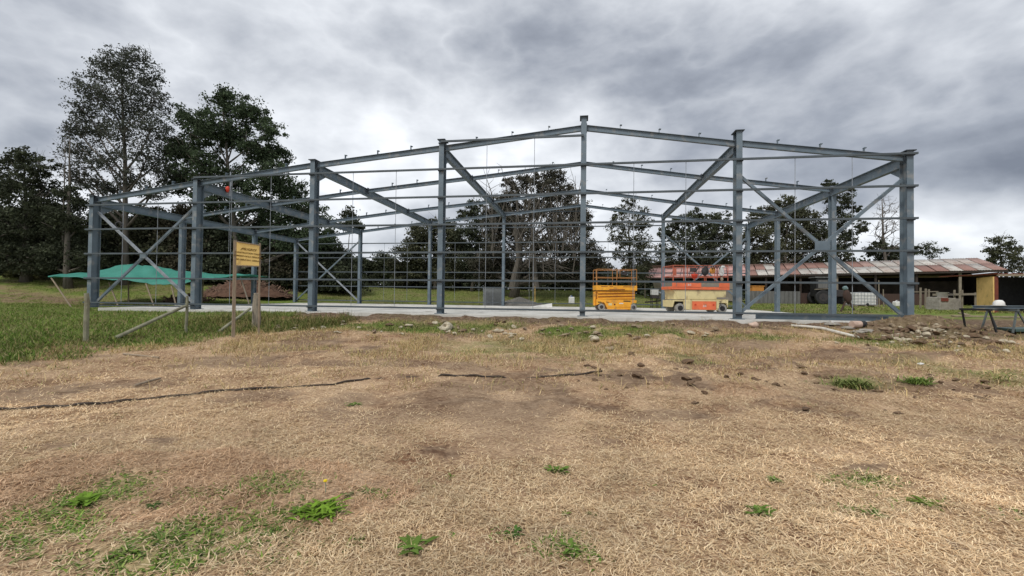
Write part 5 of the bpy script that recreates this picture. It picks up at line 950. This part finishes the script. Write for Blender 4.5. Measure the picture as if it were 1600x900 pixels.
for j in range(12):                                       # drooping dead boughs at right
    p_ = at(rd.uniform(820, 860), rd.uniform(395, 415), 40.4) - bo; q_ = at(rd.uniform(870, 900), rd.uniform(405, 437), 40.0) - bo; m_ = p_.lerp(q_, .5) - UP * rd.uniform(-.3, .4); mb.tube([p_, m_, q_], [.045, .035, .01], 5)
mb.build('dead_limbs', 'bark_pale', big)
mb = MB().tube([at(801, 452, 41) - bo, at(804, 432, 41) - bo, at(810, 405, 41) - bo, at(806, 350, 41.3) - bo], [.42, .30, .22, .08], 9); mb.tube([at(838, 452, 41) - bo, at(836, 435, 41.4) - bo, at(833, 370, 42) - bo], [.35, .28, .1], 8); mb.build('front_trunk', 'bark_pale', big)
tree('slim_tree', 'slim tree with ragged crown right of the ridge column', 46, 985, 446, 312, [(985, 318, 16), (970, 332, 16), (1000, 335, 16), (960, 350, 16), (985, 352, 20), (1008, 355, 16), (962, 372, 15), (985, 378, 22), (1005, 382, 20), (968, 398, 15), (990, 405, 24), (1010, 410, 20), (972, 425, 14), (998, 432, 22)], .26, OL, .45, .12, .16, 9, .7, grp='dense trees behind the right half')
tree('round_crowned_tree', 'tree with rounded tops behind the orange and cream lift', 50, 1085, 450, 335, [(1083, 340, 20), (1122, 342, 18), (1062, 350, 18), (1100, 358, 24), (1045, 365, 18), (1135, 360, 20), (1075, 378, 26), (1115, 382, 28), (1045, 395, 20), (1090, 405, 28), (1130, 405, 26), (1060, 420, 22), (1105, 425, 26)], .32, DK, .65, .13, .15, 7, .9, grp='dense trees behind the right half')
tree('spreading_tree', 'wide dark tree between the two right front columns', 48, 1225, 450, 315, [(1226, 318, 16), (1205, 330, 18), (1185, 340, 18), (1240, 335, 22), (1260, 345, 24), (1215, 355, 28), (1180, 365, 24), (1245, 370, 30), (1280, 370, 26), (1200, 390, 28), (1235, 398, 30), (1270, 400, 28), (1175, 400, 24), (1160, 375, 18)], .36, OL, .7, .13, .15, 7, .9, grp='dense trees behind the right half')
tree('layered_pine', 'tall tree with layered flat boughs behind the right bay', 46, 1306, 450, 285, [(1292, 288, 9), (1310, 290, 10), (1328, 298, 9), (1300, 305, 16), (1322, 315, 15), (1305, 330, 18), (1335, 325, 10), (1320, 345, 16), (1345, 352, 12), (1300, 360, 22), (1325, 372, 18), (1348, 360, 8), (1305, 392, 22), (1325, 402, 14)], .28, DK, .7, .12, .16, 7, .8, grp='dense trees behind the right half')
tree('dead_tree', 'bare dead tree with several upright stems left of the rightmost column', 46, 1388, 440, 302, [(1380, 312, 15), (1392, 318, 16), (1402, 330, 14), (1376, 335, 14), (1370, 355, 14), (1400, 360, 14), (1385, 350, 14), (1412, 375, 12), (1384, 330, 20), (1398, 345, 20), (1372, 370, 18), (1395, 385, 18)], .34, DK, 0, twigs=11, gnarl=.7, bark='bark', seed=5)
tree('small_broadleaf_tree', 'small leafy tree at the foot of the bare dead tree', 47, 1385, 440, 375, [(1375, 385, 12), (1392, 392, 13), (1360, 395, 10), (1408, 395, 12), (1385, 403, 14), (1425, 392, 10)], .14, DK, .7, .15, .26, 4, .6, grp='small trees behind the shed')
tree('small_broadleaf_tree', 'sparse twiggy tree just right of the rightmost column', 52, 1452, 440, 378, [(1450, 386, 13), (1435, 392, 10), (1470, 391, 10), (1452, 397, 13)], .12, DK, .28, .11, .2, 7, .6, grp='small trees behind the shed')
tree('corner_tree', 'leafy tree above the shed at the right edge', 50, 1566, 445, 368, [(1562, 378, 16), (1580, 388, 14), (1550, 390, 14), (1568, 400, 18), (1590, 405, 14), (1552, 412, 14), (1580, 418, 18), (1605, 420, 16)], .24, OL, .45, .12, .16, 8, .7)
for j in range(14):
    x_ = (640, 700, 745, 790, 850, 905, 950, 1020, 1075, 1130, 1190, 1245, 1300, 1345)[j]
    wh = ('behind the fourth column', 'right of the fourth column', 'left of the great half dead tree', 'at the foot of the great half dead tree', 'right of the half dead tree foot', 'left of the ridge column', 'left behind the yellow lift', 'right behind the yellow lift', 'behind the trailer', 'left of the sixth column', 'right of the sixth column', 'behind the grey screen', 'behind the tractor', 'behind the white tank')[j]
    tp_ = 418 if x_ not in (950, 640) else 432
    tree('understorey_bush', 'dark bush in the tree line ' + wh, 53, x_, 446, tp_, [(x_ - 14, tp_ + 8, 18, 0), (x_ + 14, tp_ + 8, 18, 0), (x_, tp_ + 4, 18, 0), (x_ - 22, tp_ + 20, 16, 0), (x_ + 24, tp_ + 20, 16, 0)], .12, DK, 1.1, .2, .26, 3, .6, grp='bushes along the tree line', cat='bush')
for j, (x_, y_, r_, lb, cl_) in enumerate(((5, 418, 20, 'dark bush at the far left edge above the dry bank', DK), (48, 414, 22, 'dark bush left of the tip of the shade net', DK), (30, 432, 13, 'low olive scrub at the far left on the bank', (.12, .125, .05)), (62, 438, 12, 'low olive scrub just left of the shade net tip', (.13, .12, .055)), (92, 420, 18, 'dark bush right above the tip of the shade net', DK), (128, 424, 16, 'dark bush behind the left part of the shade net', DK), (5, 442, 10, 'lowest dry scrub at the far left edge', (.15, .13, .06)), (165, 426, 15, 'dark bush just left of the shade net peak', DK), (420, 430, 15, 'dark scrub right of the danger sign behind the root heap', DK), (465, 434, 14, 'dark scrub left of the third front column foot', DK))):
    tree('scrub_bush', lb, 39.5 if cl_ is not DK else 41.5, x_, y_ + r_, y_ - r_ * .5, [(x_, y_, r_, 0), (x_ - r_, y_ + r_ * .3, r_ * .8, 0), (x_ + r_, y_ + r_ * .3, r_ * .8, 0), (x_ + r_ * 1.6, y_ + r_ * .7, r_ * .6, 0)], .06, cl_, .9, .15, .24, 3, .6, grp='scrub at the foot of the trees', cat='bush')
# far woods seen through the gaps
r2 = np.random.default_rng(5); n = 60000; X = r2.uniform(-75, 160, n); Yd = 92 + r2.uniform(-4, 4, n); gz2 = height(X, Yd)
pxs = X / Yd * FPX + 800; top = 4.0 + 3.2 * fbm(X * .09, X * 0 + 3, 13, 4) - 3.0 * np.exp(-((pxs - 958) / 40) ** 2)
Z = gz2 + top * r2.random(n) ** .8; a_ = r2.normal(size=(n, 3)); a_ /= np.linalg.norm(a_, axis=1)[:, None]; b_ = np.cross(a_, r2.normal(size=(n, 3))); b_ /= np.linalg.norm(b_, axis=1)[:, None]; s_ = r2.uniform(.4, 1.0, n)[:, None]
P = np.stack([X, Yd, Z], -1); V = np.stack([P - a_ * s_ * .5, P + b_ * s_ * .35, P + a_ * s_ * .5, P - b_ * s_ * .35], 1).reshape(-1, 3)
o = npmesh('distant_woods', V, np.arange(n * 4).reshape(-1, 4), 'leaf', tint=np.repeat(np.array([DK]) * r2.uniform(.7, 1.5, (n, 1)), 4, 0)); tag(o, 'low far woods along the horizon', 'woods', kind='stuff')
